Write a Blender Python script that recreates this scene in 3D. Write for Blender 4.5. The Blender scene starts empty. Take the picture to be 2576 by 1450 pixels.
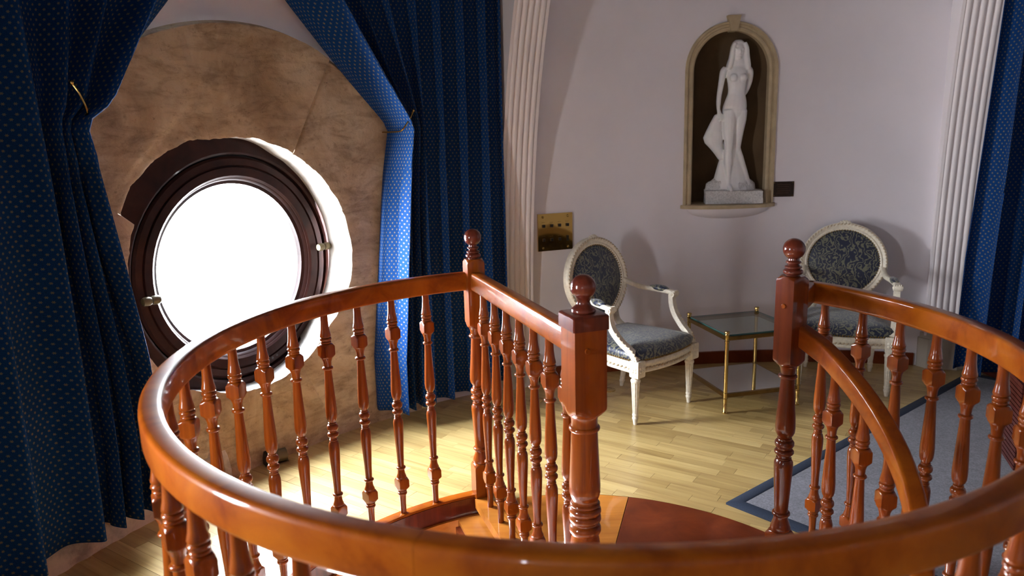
import bpy, bmesh, math, random
from mathutils import Vector, Matrix, Quaternion, noise
random.seed(7)
PI = math.pi
S, Cc = math.sin, math.cos
def R(d): return math.radians(d)
SC = bpy.context.scene
COL = SC.collection

# ------------------------------------------------------------------ camera
F_PX, PITCH, ROLL, EYE = 1875.6, 0.2039, -0.0276, 1.62
_F = Vector((0, Cc(PITCH), -S(PITCH)))
_U0 = Vector((0, S(PITCH), Cc(PITCH)))
_R0 = Vector((1, 0, 0))
_RT = _R0 * Cc(ROLL) + _U0 * S(ROLL)
_UP = -_R0 * S(ROLL) + _U0 * Cc(ROLL)
cam_d = bpy.data.cameras.new('camera')
cam = bpy.data.objects.new('camera', cam_d)
COL.objects.link(cam)
cam_d.sensor_width = 36.0
cam_d.lens = F_PX / 2576 * 36.0
cam_d.clip_start = 0.05
cam_d.dof.use_dof = True
cam_d.dof.focus_distance = 3.1
cam_d.dof.aperture_fstop = 3.2
M = Matrix(((_RT.x, _UP.x, -_F.x, 0), (_RT.y, _UP.y, -_F.y, 0), (_RT.z, _UP.z, -_F.z, EYE), (0, 0, 0, 1)))
cam.matrix_world = M
SC.camera = cam

# ------------------------------------------------------------------ view, world, sun
SC.view_settings.view_transform = 'Standard'
SC.view_settings.look = 'None'
SC.view_settings.gamma = 1.0
SC.view_settings.use_curve_mapping = False
SC.view_settings.exposure = 2.0
W = bpy.data.worlds.new('world')
SC.world = W
W.use_nodes = True
nt = W.node_tree
nt.nodes.clear()
wo = nt.nodes.new('ShaderNodeOutputWorld')
bg = nt.nodes.new('ShaderNodeBackground')
geo = nt.nodes.new('ShaderNodeTexCoord')
sep = nt.nodes.new('ShaderNodeSeparateXYZ')
rmp = nt.nodes.new('ShaderNodeValToRGB')
nt.links.new(geo.outputs['Generated'], sep.inputs[0])
mp = nt.nodes.new('ShaderNodeMapRange')
mp.inputs[1].default_value = -1.0
mp.inputs[2].default_value = 1.0
nt.links.new(sep.outputs['Z'], mp.inputs[0])
nt.links.new(mp.outputs[0], rmp.inputs[0])
rmp.color_ramp.elements[0].position = 0.40
rmp.color_ramp.elements[0].color = (0.56, 0.56, 0.57, 1)
rmp.color_ramp.elements[1].position = 0.56
rmp.color_ramp.elements[1].color = (0.97, 0.98, 1.0, 1)
_e = rmp.color_ramp.elements.new(1.0)
_e.color = (0.62, 0.72, 0.88, 1)
nt.links.new(rmp.outputs[0], bg.inputs[0])
bg.inputs[1].default_value = 37.0
nt.links.new(bg.outputs[0], wo.inputs[0])

# ------------------------------------------------------------------ room constants (metres, camera stands at 0,0)
RO = Vector((1.617, 1.346, 0))     # centre of the round room
RR = 3.70                          # its radius
SCX, SCY = 0.208, 2.10             # centre of the stair well
WALL_H = 3.0
TH_W, Z_W = 142.2, 1.01            # window axis
TH_N = 92.3                        # niche axis
RIBS = [115.7 + 45.6 * k for k in range(-1, 7)]

def room(th, r, z): return Vector((RO.x + r * Cc(R(th)), RO.y + r * S(R(th)), z))
def well(a, r, z): return Vector((SCX + r * Cc(R(a)), SCY + r * S(R(a)), z))

# ------------------------------------------------------------------ helpers: meshes
class MB:
    def __init__(s): s.v = []; s.f = []; s.uv = {}
    def add(s, vs, fs):
        o = len(s.v); s.v += [tuple(x) for x in vs]; s.f += [tuple(i + o for i in f) for f in fs]; return o
    def box(s, x0, x1, y0, y1, z0, z1, m=None):
        vs = [Vector(p) for p in ((x0,y0,z0),(x1,y0,z0),(x1,y1,z0),(x0,y1,z0),(x0,y0,z1),(x1,y0,z1),(x1,y1,z1),(x0,y1,z1))]
        if m: vs = [m @ p for p in vs]
        s.add(vs, [(3,2,1,0),(4,5,6,7),(0,1,5,4),(1,2,6,5),(2,3,7,6),(3,0,4,7)])
    def rings(s, rings, cap=True, closed=True):
        n = len(rings[0]); o = len(s.v)
        for r in rings: s.v += [tuple(p) for p in r]
        for i in range(len(rings) - 1):
            for j in range(n if closed else n - 1):
                a = o + i*n + j; b = o + i*n + (j+1) % n
                s.f.append((a, b, b + n, a + n))
        if cap and closed:
            s.f.append(tuple(o + j for j in reversed(range(n))))
            s.f.append(tuple(o + (len(rings)-1)*n + j for j in range(n)))
    def lathe(s, prof, seg=20, c=(0,0,0), m=None):
        rs = []
        for z, r in prof:
            ring = [Vector((c[0] + r*Cc(2*PI*k/seg), c[1] + r*S(2*PI*k/seg), c[2] + z)) for k in range(seg)]
            rs.append([m @ p for p in ring] if m else ring)
        s.rings(rs)
    def tube(s, pts, rad, seg=10, up=Vector((0,0,1))):
        pts = [Vector(p) for p in pts]; rs = []
        N = len(pts)
        if not hasattr(rad, '__len__'): rad = [rad]*N
        prev = None
        for i, p in enumerate(pts):
            t = (pts[min(i+1, N-1)] - pts[max(i-1, 0)]).normalized()
            a = prev if prev is not None else (up if abs(t.dot(up)) < .95 else Vector((1,0,0)))
            x = (a - t*a.dot(t)).normalized(); prev = x; y = t.cross(x)
            rs.append([p + (x*Cc(2*PI*k/seg) + y*S(2*PI*k/seg))*rad[i] for k in range(seg)])
        s.rings(rs)
    def sweep(s, pts, sec, side, up=None, cap=True):
        # sec: list of (a,b) in frame side/up ; side: function i -> Vector or list
        rs = []
        for i, p in enumerate(pts):
            sd = side[i]; u = up[i] if up else Vector((0,0,1))
            rs.append([Vector(p) + sd*a + u*b for a, b in sec])
        s.rings(rs, cap)
    def sphere(s, c, r, n=10, sc=(1,1,1), m=None):
        prof = []
        rs = []
        for i in range(n//2 + 1):
            ph = -PI/2 + PI*i/(n//2)
            rr = max(Cc(ph), .001)
            ring = [Vector((c[0] + sc[0]*r*rr*Cc(2*PI*k/n), c[1] + sc[1]*r*rr*S(2*PI*k/n), c[2] + sc[2]*r*S(ph))) for k in range(n)]
            rs.append([m @ p for p in ring] if m else ring)
        s.rings(rs)
    def grid(s, fn, nu, nv, uvfn=None):
        o = len(s.v)
        for i in range(nu+1):
            for j in range(nv+1):
                s.v.append(tuple(fn(i/nu, j/nv)))
                if uvfn: s.uv[len(s.v)-1] = uvfn(i/nu, j/nv)
        for i in range(nu):
            for j in range(nv):
                a = o + i*(nv+1) + j
                s.f.append((a, a+nv+1, a+nv+2, a+1))
    def mesh(s, name, mat, smooth=35):
        me = bpy.data.meshes.new(name)
        me.from_pydata(s.v, [], s.f)
        bm = bmesh.new(); bm.from_mesh(me)
        if s.uv:
            ul = bm.loops.layers.uv.new('UVMap')
            bm.verts.ensure_lookup_table()
            for f in bm.faces:
                for l in f.loops:
                    if l.vert.index in s.uv: l[ul].uv = s.uv[l.vert.index]
        bmesh.ops.recalc_face_normals(bm, faces=bm.faces)
        bm.to_mesh(me); bm.free()
        if mat: me.materials.append(mat)
        if smooth is not None:
            me.shade_smooth()
            me.set_sharp_from_angle(angle=R(smooth))
        return me
    def build(s, name, mat, parent=None, smooth=35, m=None):
        return obj(name, s.mesh(name, mat, smooth), parent, m)

def obj(name, me, parent=None, m=None):
    o = bpy.data.objects.new(name, me)
    COL.objects.link(o)
    if parent: o.parent = parent
    if m is not None: o.matrix_local = m
    return o
def tag(o, label=None, cat=None, group=None, kind=None):
    if label: o['label'] = label
    if cat: o['category'] = cat
    if group: o['group'] = group
    if kind: o['kind'] = kind
    return o
def empty(name, loc=(0,0,0), rz=0, label=None, cat=None, group=None):
    o = bpy.data.objects.new(name, None); COL.objects.link(o)
    o.location = loc; o.rotation_euler = (0, 0, rz); o.empty_display_size = .1
    return tag(o, label, cat, group)
def copy_tree(o, parent=None):
    c = o.copy(); COL.objects.link(c); c.parent = parent
    for ch in list(o.children): copy_tree(ch, c)
    return c
def lerp(a, b, t): return a + (b - a)*t
def interp(tab, x):
    if x <= tab[0][0]: return tab[0][1]
    for (a, b), (c, d) in zip(tab, tab[1:]):
        if x <= c: return lerp(b, d, (x - a)/(c - a))
    return tab[-1][1]
def sstep(a, b, x):
    t = min(1, max(0, (x - a)/(b - a))); return t*t*(3 - 2*t)
def catmull(P, n=8):
    P = [Vector(p) for p in P]; out = []
    Q = [P[0]*2 - P[1]] + P + [P[-1]*2 - P[-2]]
    for i in range(1, len(Q) - 2):
        for k in range(n):
            t = k/n; a, b, c, d = Q[i-1], Q[i], Q[i+1], Q[i+2]
            out.append(.5*((2*b) + (c - a)*t + (2*a - 5*b + 4*c - d)*t*t + (3*b - a - 3*c + d)*t**3))
    out.append(P[-1]); return out
def rrect(w, h, r, n=4, top_only=False):
    # rounded rectangle section centred on 0, counter-clockwise
    pts = []
    for cx, cy, a0 in ((w/2-r, h/2-r, 0), (-w/2+r, h/2-r, 90), (-w/2+r, -h/2+r, 180), (w/2-r, -h/2+r, 270)):
        rr = r
        for k in range(n+1):
            a = R(a0 + 90*k/n); pts.append((cx + rr*Cc(a), cy + rr*S(a)))
    return pts

# ------------------------------------------------------------------ helpers: materials
class NT:
    def __init__(s, name):
        s.m = bpy.data.materials.new(name); s.m.use_nodes = True
        s.t = s.m.node_tree; s.b = s.t.nodes['Principled BSDF']; s.out = s.t.nodes['Material Output']
    def n(s, typ, **kw):
        x = s.t.nodes.new('ShaderNode' + typ)
        for k, v in kw.items():
            if k.startswith('i_'):
                key = k[2:]; key = int(key) if key.isdigit() else key.replace('_', ' ')
                x.inputs[key].default_value = v
            else: setattr(x, k, v)
        return x
    def l(s, a, b): s.t.links.new(a, b)
    def set(s, **kw):
        for k, v in kw.items(): s.b.inputs[k.replace('_', ' ')].default_value = v
        return s
    def coord(s, what='Object', scale=(1,1,1), rot=(0,0,0)):
        tc = s.n('TexCoord'); mp = s.n('Mapping')
        mp.inputs['Scale'].default_value = scale; mp.inputs['Rotation'].default_value = rot
        s.l(tc.outputs[what], mp.inputs[0]); return mp.outputs[0]
    def ramp(s, fac, stops):
        r = s.n('ValToRGB'); e = r.color_ramp.elements
        while len(e) < len(stops): e.new(.5)
        for x, (p, c) in zip(e, stops): x.position = p; x.color = (c[0], c[1], c[2], 1)
        s.l(fac, r.inputs[0]); return r.outputs[0]
    def noise(s, vec, scale, detail=4, rough=.55, dist=0):
        x = s.n('TexNoise'); x.inputs['Scale'].default_value = scale; x.inputs['Detail'].default_value = detail
        x.inputs['Roughness'].default_value = rough; x.inputs['Distortion'].default_value = dist
        if vec: s.l(vec, x.inputs['Vector'])
        return x.outputs[0]
    def mix(s, a, b, f, mode='MIX'):
        x = s.n('Mix'); x.data_type = 'RGBA'; x.blend_type = mode
        for inp, v in ((x.inputs[0], f), (x.inputs[6], a), (x.inputs[7], b)):
            if hasattr(v, 'is_output'): s.l(v, inp)
            else: inp.default_value = v if not isinstance(v, tuple) or len(v) == 4 else (*v, 1)
        return x.outputs[2]
    def math(s, op, a, b=None, c=None):
        x = s.n('Math'); x.operation = op
        for i, v in enumerate((a, b, c)):
            if v is None: continue
            if hasattr(v, 'is_output'): s.l(v, x.inputs[i])
            else: x.inputs[i].default_value = v
        return x.outputs[0]
    def bump(s, h, strength=.3, dist=.01):
        x = s.n('Bump'); x.inputs['Strength'].default_value = strength; x.inputs['Distance'].default_value = dist
        s.l(h, x.inputs['Height']); s.l(x.outputs[0], s.b.inputs['Normal'])
    def color(s, c):
        if hasattr(c, 'is_output'): s.l(c, s.b.inputs['Base Color'])
        else: s.b.inputs['Base Color'].default_value = (*c, 1)
        return s

def plain(name, c, rough=.5, metal=0.0, var=.12, scale=30, **kw):
    m = NT(name); v = m.coord('Object')
    f = m.noise(v, scale, 4)
    lo = tuple(x*(1-var) for x in c); hi = tuple(min(1, x*(1+var)) for x in c)
    m.color(m.ramp(f, [(.3, lo), (.7, hi)])); m.set(Roughness=rough, Metallic=metal, **kw)
    return m.m
def wood(name, dark, mid, light, axis='Z', rough=.24, coat=.5, scale=1.0, bump=.04):
    m = NT(name)
    sc = {'Z': (22, 22, 1.6), 'X': (1.6, 22, 22), 'N': (7, 7, 7)}[axis]
    v = m.coord('Object', tuple(k*scale for k in sc))
    f = m.noise(v, 1.0, 6, .62, .6)
    f2 = m.noise(m.coord('Object', (3, 3, 3)), 1.0, 3)
    c = m.ramp(f, [(.28, dark), (.5, mid), (.74, light)])
    g = m.ramp(f2, [(.3, (.72, .72, .72)), (.7, (1.15, 1.15, 1.15))])
    m.color(m.mix(c, g, 1.0, 'MULTIPLY'))
    m.set(Roughness=rough + .14, Coat_Weight=coat, Coat_Roughness=.05, Specular_IOR_Level=.1)
    m.bump(f, bump, .002)
    return m.m

def mat_wall(name, c):
    m = NT(name); v = m.coord('Object')
    f = m.noise(v, 2.2, 5); g = m.noise(v, 160, 3)
    m.color(m.ramp(f, [(.3, tuple(x*.94 for x in c)), (.7, c)])); m.set(Roughness=.7)
    m.bump(g, .06, .003); return m.m
MAT = {}
MAT['wall'] = mat_wall('pink_white_plaster', (.76, .72, .755))
MAT['rib'] = mat_wall('rib_plaster', (.82, .76, .76))
MAT['dome'] = mat_wall('dome_boards', (.16, .12, .10))
MAT['plinth'] = mat_wall('plinth_cream', (.55, .50, .42))
MAT['rail'] = wood('orange_mahogany', (.15, .022, .002), (.27, .060, .0035), (.36, .10, .006), 'N', .22, .4)
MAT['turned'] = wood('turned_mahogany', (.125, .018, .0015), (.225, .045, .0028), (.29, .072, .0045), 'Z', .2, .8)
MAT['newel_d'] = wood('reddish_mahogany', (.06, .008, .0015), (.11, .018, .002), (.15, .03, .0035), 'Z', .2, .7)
MAT['darkwood'] = wood('dark_red_mahogany', (.045, .008, .005), (.10, .018, .009), (.15, .03, .012), 'Z', .14, .8)
MAT['frame'] = wood('window_dark_wood', (.012, .004, .003), (.026, .008, .006), (.04, .013, .009), 'N', .4, .06)
MAT['chest'] = wood('dark_red_furniture', (.03, .006, .005), (.07, .014, .01), (.11, .025, .015), 'X', .3, .4)
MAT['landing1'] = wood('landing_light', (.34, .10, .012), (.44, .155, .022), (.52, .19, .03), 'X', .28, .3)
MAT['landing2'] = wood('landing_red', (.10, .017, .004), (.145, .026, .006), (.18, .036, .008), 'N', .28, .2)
MAT['brass'] = plain('brass', (.50, .34, .11), .2, 1.0, .15, 20)
MAT['brass_dark'] = plain('aged_brass', (.28, .17, .05), .3, 1.0, .2, 20)
MAT['hinge'] = plain('antique_hinge', (.12, .095, .045), .5, .3, .15, 20)
MAT['black'] = plain('black_plastic', (.008, .008, .008), .35)
MAT['gasket'] = plain('black_gasket', (.006, .005, .005), .6)
MAT['cream'] = plain('cream_paint', (.72, .66, .53), .45, 0, .14, 55)
MAT['cream_worn'] = plain('worn_cream_gilt', (.50, .40, .27), .5, 0, .3, 80)
MAT['nichestone'] = plain('niche_beige', (.44, .35, .22), .75, 0, .14, 12)
MAT['nichebrown'] = plain('niche_brown', (.12, .075, .035), .8, 0, .2, 5)
MAT['marble'] = plain('white_marble', (.80, .79, .79), .42, 0, .07, 9, Subsurface_Weight=.08)
def _f():
    m = NT('rough_marble'); v = m.coord('Object'); f = m.noise(v, 95, 4, .7)
    m.color(m.ramp(f, [(.3, (.52, .51, .5)), (.65, (.82, .81, .8))])); m.set(Roughness=.7); m.bump(f, .9, .012); return m.m
MAT['roughmarble'] = _f()
def _f():
    m = NT('oak_strip'); oi = m.n('ObjectInfo'); v = m.coord('Object', (1.4, 26, 26))
    add = m.n('VectorMath'); add.operation = 'ADD'; m.l(v, add.inputs[0]); 
    mul = m.n('VectorMath'); mul.operation = 'MULTIPLY'; m.l(oi.outputs['Location'], mul.inputs[0]); mul.inputs[1].default_value = (37, 53, 11); m.l(mul.outputs[0], add.inputs[1])
    f = m.noise(add.outputs[0], 1.0, 6, .6, .8)
    c = m.ramp(f, [(.25, (.36, .225, .072)), (.5, (.52, .36, .13)), (.75, (.60, .44, .175))])
    g = m.ramp(oi.outputs['Random'], [(0, (.78, .74, .68)), (.5, (1, 1, 1)), (1, (1.16, 1.18, 1.22))])
    m.color(m.mix(c, g, 1.0, 'MULTIPLY')); m.set(Roughness=.36, Coat_Weight=.5, Coat_Roughness=.26); m.bump(f, .05, .002); return m.m
MAT['oak'] = _f()
def _f():
    m = NT('stone'); v = m.coord('Object')
    f = m.noise(v, 2.6, 9, .68, .5); g = m.noise(m.coord('Object', (5, 5, 16)), 1.0, 8, .72, .6); h = m.noise(v, 46, 6, .72); k = m.noise(v, 14, 5, .65)
    c = m.ramp(f, [(.28, (.24, .16, .095)), (.44, (.42, .305, .195)), (.58, (.53, .415, .285)), (.78, (.66, .56, .44))])
    d = m.ramp(g, [(.34, (.50, .46, .43)), (.52, (1, 1, 1)), (.75, (1.12, 1.1, 1.06))])
    e = m.ramp(h, [(.30, (.35, .31, .28)), (.40, (1, 1, 1))])
    q = m.ramp(k, [(.27, (.45, .40, .36)), (.40, (1, 1, 1))])
    m.color(m.mix(m.mix(m.mix(c, d, .75, 'MULTIPLY'), e, .7, 'MULTIPLY'), q, .6, 'MULTIPLY')); m.set(Roughness=.9)
    hh = m.math('ADD', m.math('MULTIPLY', f, 1.0), m.math('ADD', m.math('MULTIPLY', h, .4), m.math('MULTIPLY', k, .5))); m.bump(hh, .55, .02); return m.m
MAT['stone'] = _f()
def _f():
    m = NT('whitewashed_stone'); v = m.coord('Object'); f = m.noise(v, 6, 8, .7); h = m.noise(v, 40, 5)
    m.color(m.ramp(f, [(.3, (.30, .25, .22)), (.5, (.58, .50, .42)), (.7, (.66, .58, .5))])); m.set(Roughness=.9); m.bump(h, .4, .01); return m.m
MAT['whitestone'] = _f()
def _f():
    m = NT('limewash'); v = m.coord('Object'); f = m.noise(v, 5, 6, .7); h = m.noise(v, 60, 5, .7)
    c = m.ramp(f, [(.3, (.28, .245, .20)), (.6, (.40, .375, .33))]); d = m.ramp(h, [(.28, (.45, .4, .36)), (.38, (1, 1, 1))])
    m.color(m.mix(c, d, .6, 'MULTIPLY')); m.set(Roughness=.9); m.bump(h, .4, .01); return m.m
MAT['limewash'] = _f()
def fabric_flowers(name, base, flower, sx):
    m = NT(name); tc = m.n('TexCoord'); sp = m.n('SeparateXYZ'); m.l(tc.outputs['UV'], sp.inputs[0])
    u = m.math('MULTIPLY', sp.outputs[0], 1/sx); v = m.math('MULTIPLY', sp.outputs[1], 1/(sx*.62))
    row = m.math('FLOOR', v); off = m.math('MULTIPLY', m.math('MODULO', row, 2.0), .5)
    uu = m.math('SUBTRACT', m.math('FRACT', m.math('ADD', u, off)), .5)
    vv = m.math('MULTIPLY', m.math('SUBTRACT', m.math('FRACT', v), .5), .62)
    r = m.math('SQRT', m.math('ADD', m.math('MULTIPLY', uu, uu), m.math('MULTIPLY', vv, vv)))
    a = m.math('ARCTAN2', vv, uu)
    pet = m.math('MULTIPLY_ADD', m.math('COSINE', m.math('MULTIPLY', a, 6.0)), .075, .115)
    fl = m.math('LESS_THAN', r, pet); ho = m.math('GREATER_THAN', r, .028)
    fac = m.math('MULTIPLY', fl, ho)
    w = m.noise(m.coord('UV', (260, 260, 1)), 1.0, 2)
    b = m.ramp(w, [(.3, tuple(x*.7 for x in base)), (.7, tuple(x*1.2 for x in base))])
    m.color(m.mix(b, (*flower, 1), fac)); m.set(Roughness=.8, Sheen_Weight=.0, Specular_IOR_Level=.08)
    m.b.inputs['Sheen Tint'].default_value = (.2, .5, .95, 1)
    tr = m.n('BsdfTranslucent'); tr.inputs[0].default_value = (base[0]*2.2, base[1]*2.2, base[2]*2.0, 1)
    mx = m.n('MixShader'); mx.inputs[0].default_value = .05
    m.l(m.b.outputs[0], mx.inputs[1]); m.l(tr.outputs[0], mx.inputs[2]); m.l(mx.outputs[0], m.out.inputs[0])
    m.bump(w, .12, .002); return m.m
MAT['curtain'] = fabric_flowers('navy_flowered_curtain', (.005, .037, .14), (.22, .18, .08), .028)
def _f():
    m = NT('brocade'); v = m.coord('Object')
    vo = m.n('TexVoronoi'); vo.feature = 'F1'; vo.inputs['Scale'].default_value = 11
    nz = m.n('TexNoise'); nz.inputs['Scale'].default_value = 9; nz.inputs['Detail'].default_value = 2; m.l(v, nz.inputs['Vector'])
    mx = m.n('Mix'); mx.data_type = 'VECTOR'; mx.inputs[0].default_value = .10; m.l(v, mx.inputs[4]); m.l(nz.outputs['Color'], mx.inputs[5])
    m.l(mx.outputs[1], vo.inputs['Vector'])
    ring = m.math('SINE', m.math('MULTIPLY', vo.outputs['Distance'], 42.0))
    wv = m.n('TexWave'); wv.inputs['Scale'].default_value = 9; wv.inputs['Distortion'].default_value = 18; wv.inputs['Detail'].default_value = 2; wv.inputs['Detail Scale'].default_value = 2.2; m.l(v, wv.inputs['Vector'])
    pet = m.math('LESS_THAN', vo.outputs['Distance'], .20)
    scroll = m.math('GREATER_THAN', wv.outputs['Fac'], .70)
    out = m.math('GREATER_THAN', ring, .55)
    pat = m.math('MAXIMUM', m.math('MULTIPLY', scroll, m.math('SUBTRACT', 1.0, pet)), m.math('MULTIPLY', pet, m.math('MAXIMUM', out, .30)))
    m.color(m.mix((.005, .011, .036, 1), (.145, .145, .095, 1), pat)); m.set(Roughness=.38, Sheen_Weight=.3)
    m.bump(pat, .25, .002); return m.m
MAT['brocade'] = _f()
def _f():
    m = NT('grey_carpet'); v = m.coord('Object'); f = m.noise(v, 16, 6, .75); g = m.noise(v, 110, 5, .8)
    c = m.ramp(g, [(.3, (.045, .045, .056)), (.62, (.20, .195, .225))]); d = m.ramp(f, [(.35, (.8, .8, .82)), (.65, (1.1, 1.1, 1.1))])
    m.color(m.mix(c, d, 1.0, 'MULTIPLY')); m.set(Roughness=.95, Sheen_Weight=.2); m.bump(g, .6, .006); return m.m
MAT['carpet'] = _f()
MAT['navy'] = plain('navy_binding', (.008, .016, .035), .85, 0, .3, 200)
def glassy(name, tint, gloss=.08):
    m = NT(name); tr = m.n('BsdfTransparent'); tr.inputs[0].default_value = (*tint, 1)
    gl = m.n('BsdfGlossy'); gl.inputs['Roughness'].default_value = .02
    lw = m.n('LayerWeight'); f_ = m.math('MULTIPLY_ADD', m.math('POWER', lw.outputs['Facing'], 4.0), .9, .05)
    mx = m.n('MixShader'); m.l(f_, mx.inputs[0]); m.l(tr.outputs[0], mx.inputs[1]); m.l(gl.outputs[0], mx.inputs[2])
    m.l(mx.outputs[0], m.out.inputs[0]); return m.m
MAT['pane'] = glassy('window_glass', (.97, .98, 1.0))
MAT['tableglass'] = glassy('table_glass', (.80, .90, .87))
MAT['mirror'] = plain('mirror', (.72, .75, .74), .03, 1.0, .01)
MAT['edgeglass'] = plain('green_glass_edge', (.03, .09, .08), .12)
MAT['lowfloor'] = plain('pale_tile', (.66, .62, .56), .4, 0, .08, 3)
MAT['facade'] = plain('pale_facade', (.86, .85, .82), .8, 0, .1, .5)
MAT['facade_win'] = plain('facade_window', (.10, .14, .2), .2)
MAT['roof'] = plain('grey_roof', (.55, .57, .62), .8, 0, .15, 1)

# light portals: guide sampling of the sky through each opening (they emit nothing of their own)
def portal(th, z, size, r=RR + .20):
    d = bpy.data.lights.new('daylight_portal', 'AREA'); d.shape = 'DISK'; d.size = size; d.cycles.is_portal = True
    o = bpy.data.objects.new('daylight_portal', d); COL.objects.link(o)
    o.location = room(th, r, z)
    inward = Vector((-Cc(R(th)), -S(R(th)), 0))
    o.rotation_euler = inward.to_track_quat('-Z', 'Y').to_euler()
BAYS_LIT = [(TH_W, Z_W), (184.1, Z_W), (229.7, Z_W)]
portal(TH_W, Z_W, 1.0); portal(184.1, 1.25, 1.0, RR + .06); portal(229.7, 1.25, 1.0, RR + .06)
portal(TH_W - 1, -1.35, 1.7)

# ================================================================== STRUCTURE
# ---- walls
def wall_bay(name, th0, th1, hole=None, z0=-.06, z1=WALL_H, r=RR, mat='wall'):
    """cylindrical wall between two angles; hole = list of (theta, z) loop"""
    mb = MB()
    if not hole:
        mb.grid(lambda a, b: room(lerp(th0, th1, a), r, lerp(z0, z1, b)), 16, 6)
    else:
        n = len(hole); cx = sum(h[0] for h in hole)/n; cz = sum(h[1] for h in hole)/n
        outer = []
        for th, z in hole:
            dx, dz = th - cx, z - cz
            ts = []
            if dx > 1e-9: ts.append((th1 - cx)/dx)
            if dx < -1e-9: ts.append((th0 - cx)/dx)
            if dz > 1e-9: ts.append((z1 - cz)/dz)
            if dz < -1e-9: ts.append((z0 - cz)/dz)
            t = min(ts); outer.append([cx + dx*t, cz + dz*t])
        for c in ((th0, z0), (th1, z0), (th0, z1), (th1, z1)):      # snap nearest to the corners
            k = min(range(n), key=lambda i: (outer[i][0] - c[0])**2/400 + (outer[i][1] - c[1])**2)
            outer[k] = list(c)
        rings = []
        for k in range(11):
            t = k/10
            rings.append([room(lerp(hole[i][0], outer[i][0], t), r, lerp(hole[i][1], outer[i][1], t)) for i in range(n)])
        mb.rings(rings, cap=False)
    o = mb.build(name, MAT[mat], smooth=60); tag(o, kind='structure'); return o
def circ_hole(th, z, rad, n=64):
    k = 180/PI/RR
    return [(th - rad*Cc(2*PI*i/n)*k, z + rad*S(2*PI*i/n)) for i in range(n)]
def slit_hole(th, z, rx, rz, n=64):
    k = 180/PI/RR
    return [(th - rx*Cc(2*PI*i/n)*k, z + rz*S(2*PI*i/n)) for i in range(n)]
NW, NZ0, NZS = .255, 1.12, 1.985      # niche half width, sill, spring line
def niche_loop(hw, zb, zs, n=32):
    pts = []
    for i in range(12): pts.append((-hw + 2*hw*i/12, zb))
    for i in range(12): pts.append((hw, lerp(zb, zs, i/12)))
    for i in range(n): pts.append((hw*Cc(PI*i/n), zs + hw*S(PI*i/n)))
    for i in range(12): pts.append((-hw, lerp(zs, zb, i/12)))
    return pts
kdeg = 180/PI/RR
nl = [(TH_N - u*kdeg, z) for u, z in niche_loop(NW, NZ0, NZS)]
wl = [115.7 - 45.6, 115.7, 161.3, 206.9, 252.5, 430.1]
tag(wall_bay('wall_left', wl[1], wl[2], circ_hole(TH_W, Z_W, .75)), 'pale plaster wall behind the navy curtains and round window')
tag(wall_bay('wall_back', wl[0], wl[1], nl), 'pinkish white curved wall with the statue niche')
wall_bay('wall_front', wl[2], wl[3], slit_hole(184.1, 1.25, .17, .48))
wall_bay('wall_rear', wl[3], wl[4], slit_hole(229.7, 1.25, .04, .48))
tag(wall_bay('wall_right', wl[4], wl[5]), 'plaster wall going round behind the right curtain')
# ceiling dome
mb = MB()
mb.rings([[room(360*k/64, RR*Cc(a), WALL_H + 2.4*S(a)) for k in range(64)] for a in [R(90*i/12*.999) for i in range(13)]], cap=False)
tag(mb.build('ceiling', MAT['dome'], smooth=60), 'dark boarded dome closing the round room', kind='structure')

# ---- ribs
def rib_r(z): return 3.655 - .028*max(0, z)**2.75
def make_rib(name, th, label):
    mb = MB(); t = Vector((S(R(th)), -Cc(R(th)), 0)); inw = Vector((-Cc(R(th)), -S(R(th)), 0))
    W2 = .112; sec = [(-W2, -.32), (-W2, 0), (-W2 + .018, .0)]
    x = -W2 + .018; n = 5; w = (2*W2 - .036)/n
    for k in range(n):
        for q in range(7):
            a = PI*q/6; sec.append((x + w*.5 - w*.46*Cc(a), -.010 + .016*S(a)))
        x += w
    sec += [(W2 - .018, 0), (W2, 0), (W2, -.32)]
    rs = []
    for i in range(25):
        z = .22 + (3.1 - .22)*i/24; rr = rib_r(z)
        rs.append([Vector((RO.x, RO.y, z)) - inw*rr + t*a + inw*b for a, b in sec])
    mb.rings(rs)
    o = mb.build(name, MAT['rib'], smooth=40); tag(o, label, kind='structure')
    pb = MB()
    for z0, z1, g in ((0, .20, .03), (.20, .235, .018)):
        W3 = W2 + g; d = .045 + g
        sc = [(-W3, -.05), (-W3, d - .05), (-W3 + .05, d), (W3 - .05, d), (W3, d - .05), (W3, -.05)]
        pb.rings([[Vector((RO.x, RO.y, z)) - inw*(3.70) + t*a + inw*b for a, b in sc] for z in (z0, z1)])
    p = pb.build('plinth', MAT['plinth'], o, smooth=30)
    return o
make_rib('trim_1', 115.7, 'fluted white rib rising beside the brass switch plate')
make_rib('trim_2', 70.1, 'fluted white rib rising behind the frontal armchair')

# ---- baseboard along the back wall
mb = MB()
n = 40
def arc_box(mb, th0, th1, r0, r1, z0, z1, n=24):
    mb.rings([[room(lerp(th0, th1, i/n), r0, z0), room(lerp(th0, th1, i/n), r1, z0), room(lerp(th0, th1, i/n), r1, z1), room(lerp(th0, th1, i/n), r0, z1)] for i in range(n+1)])
arc_box(mb, 72.6, 113.2, RR - .022, RR + .01, 0, .085)
tag(mb.build('baseboard_back', MAT['landing2'], smooth=30), 'low reddish wooden baseboard along the niche wall', kind='structure')

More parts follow.
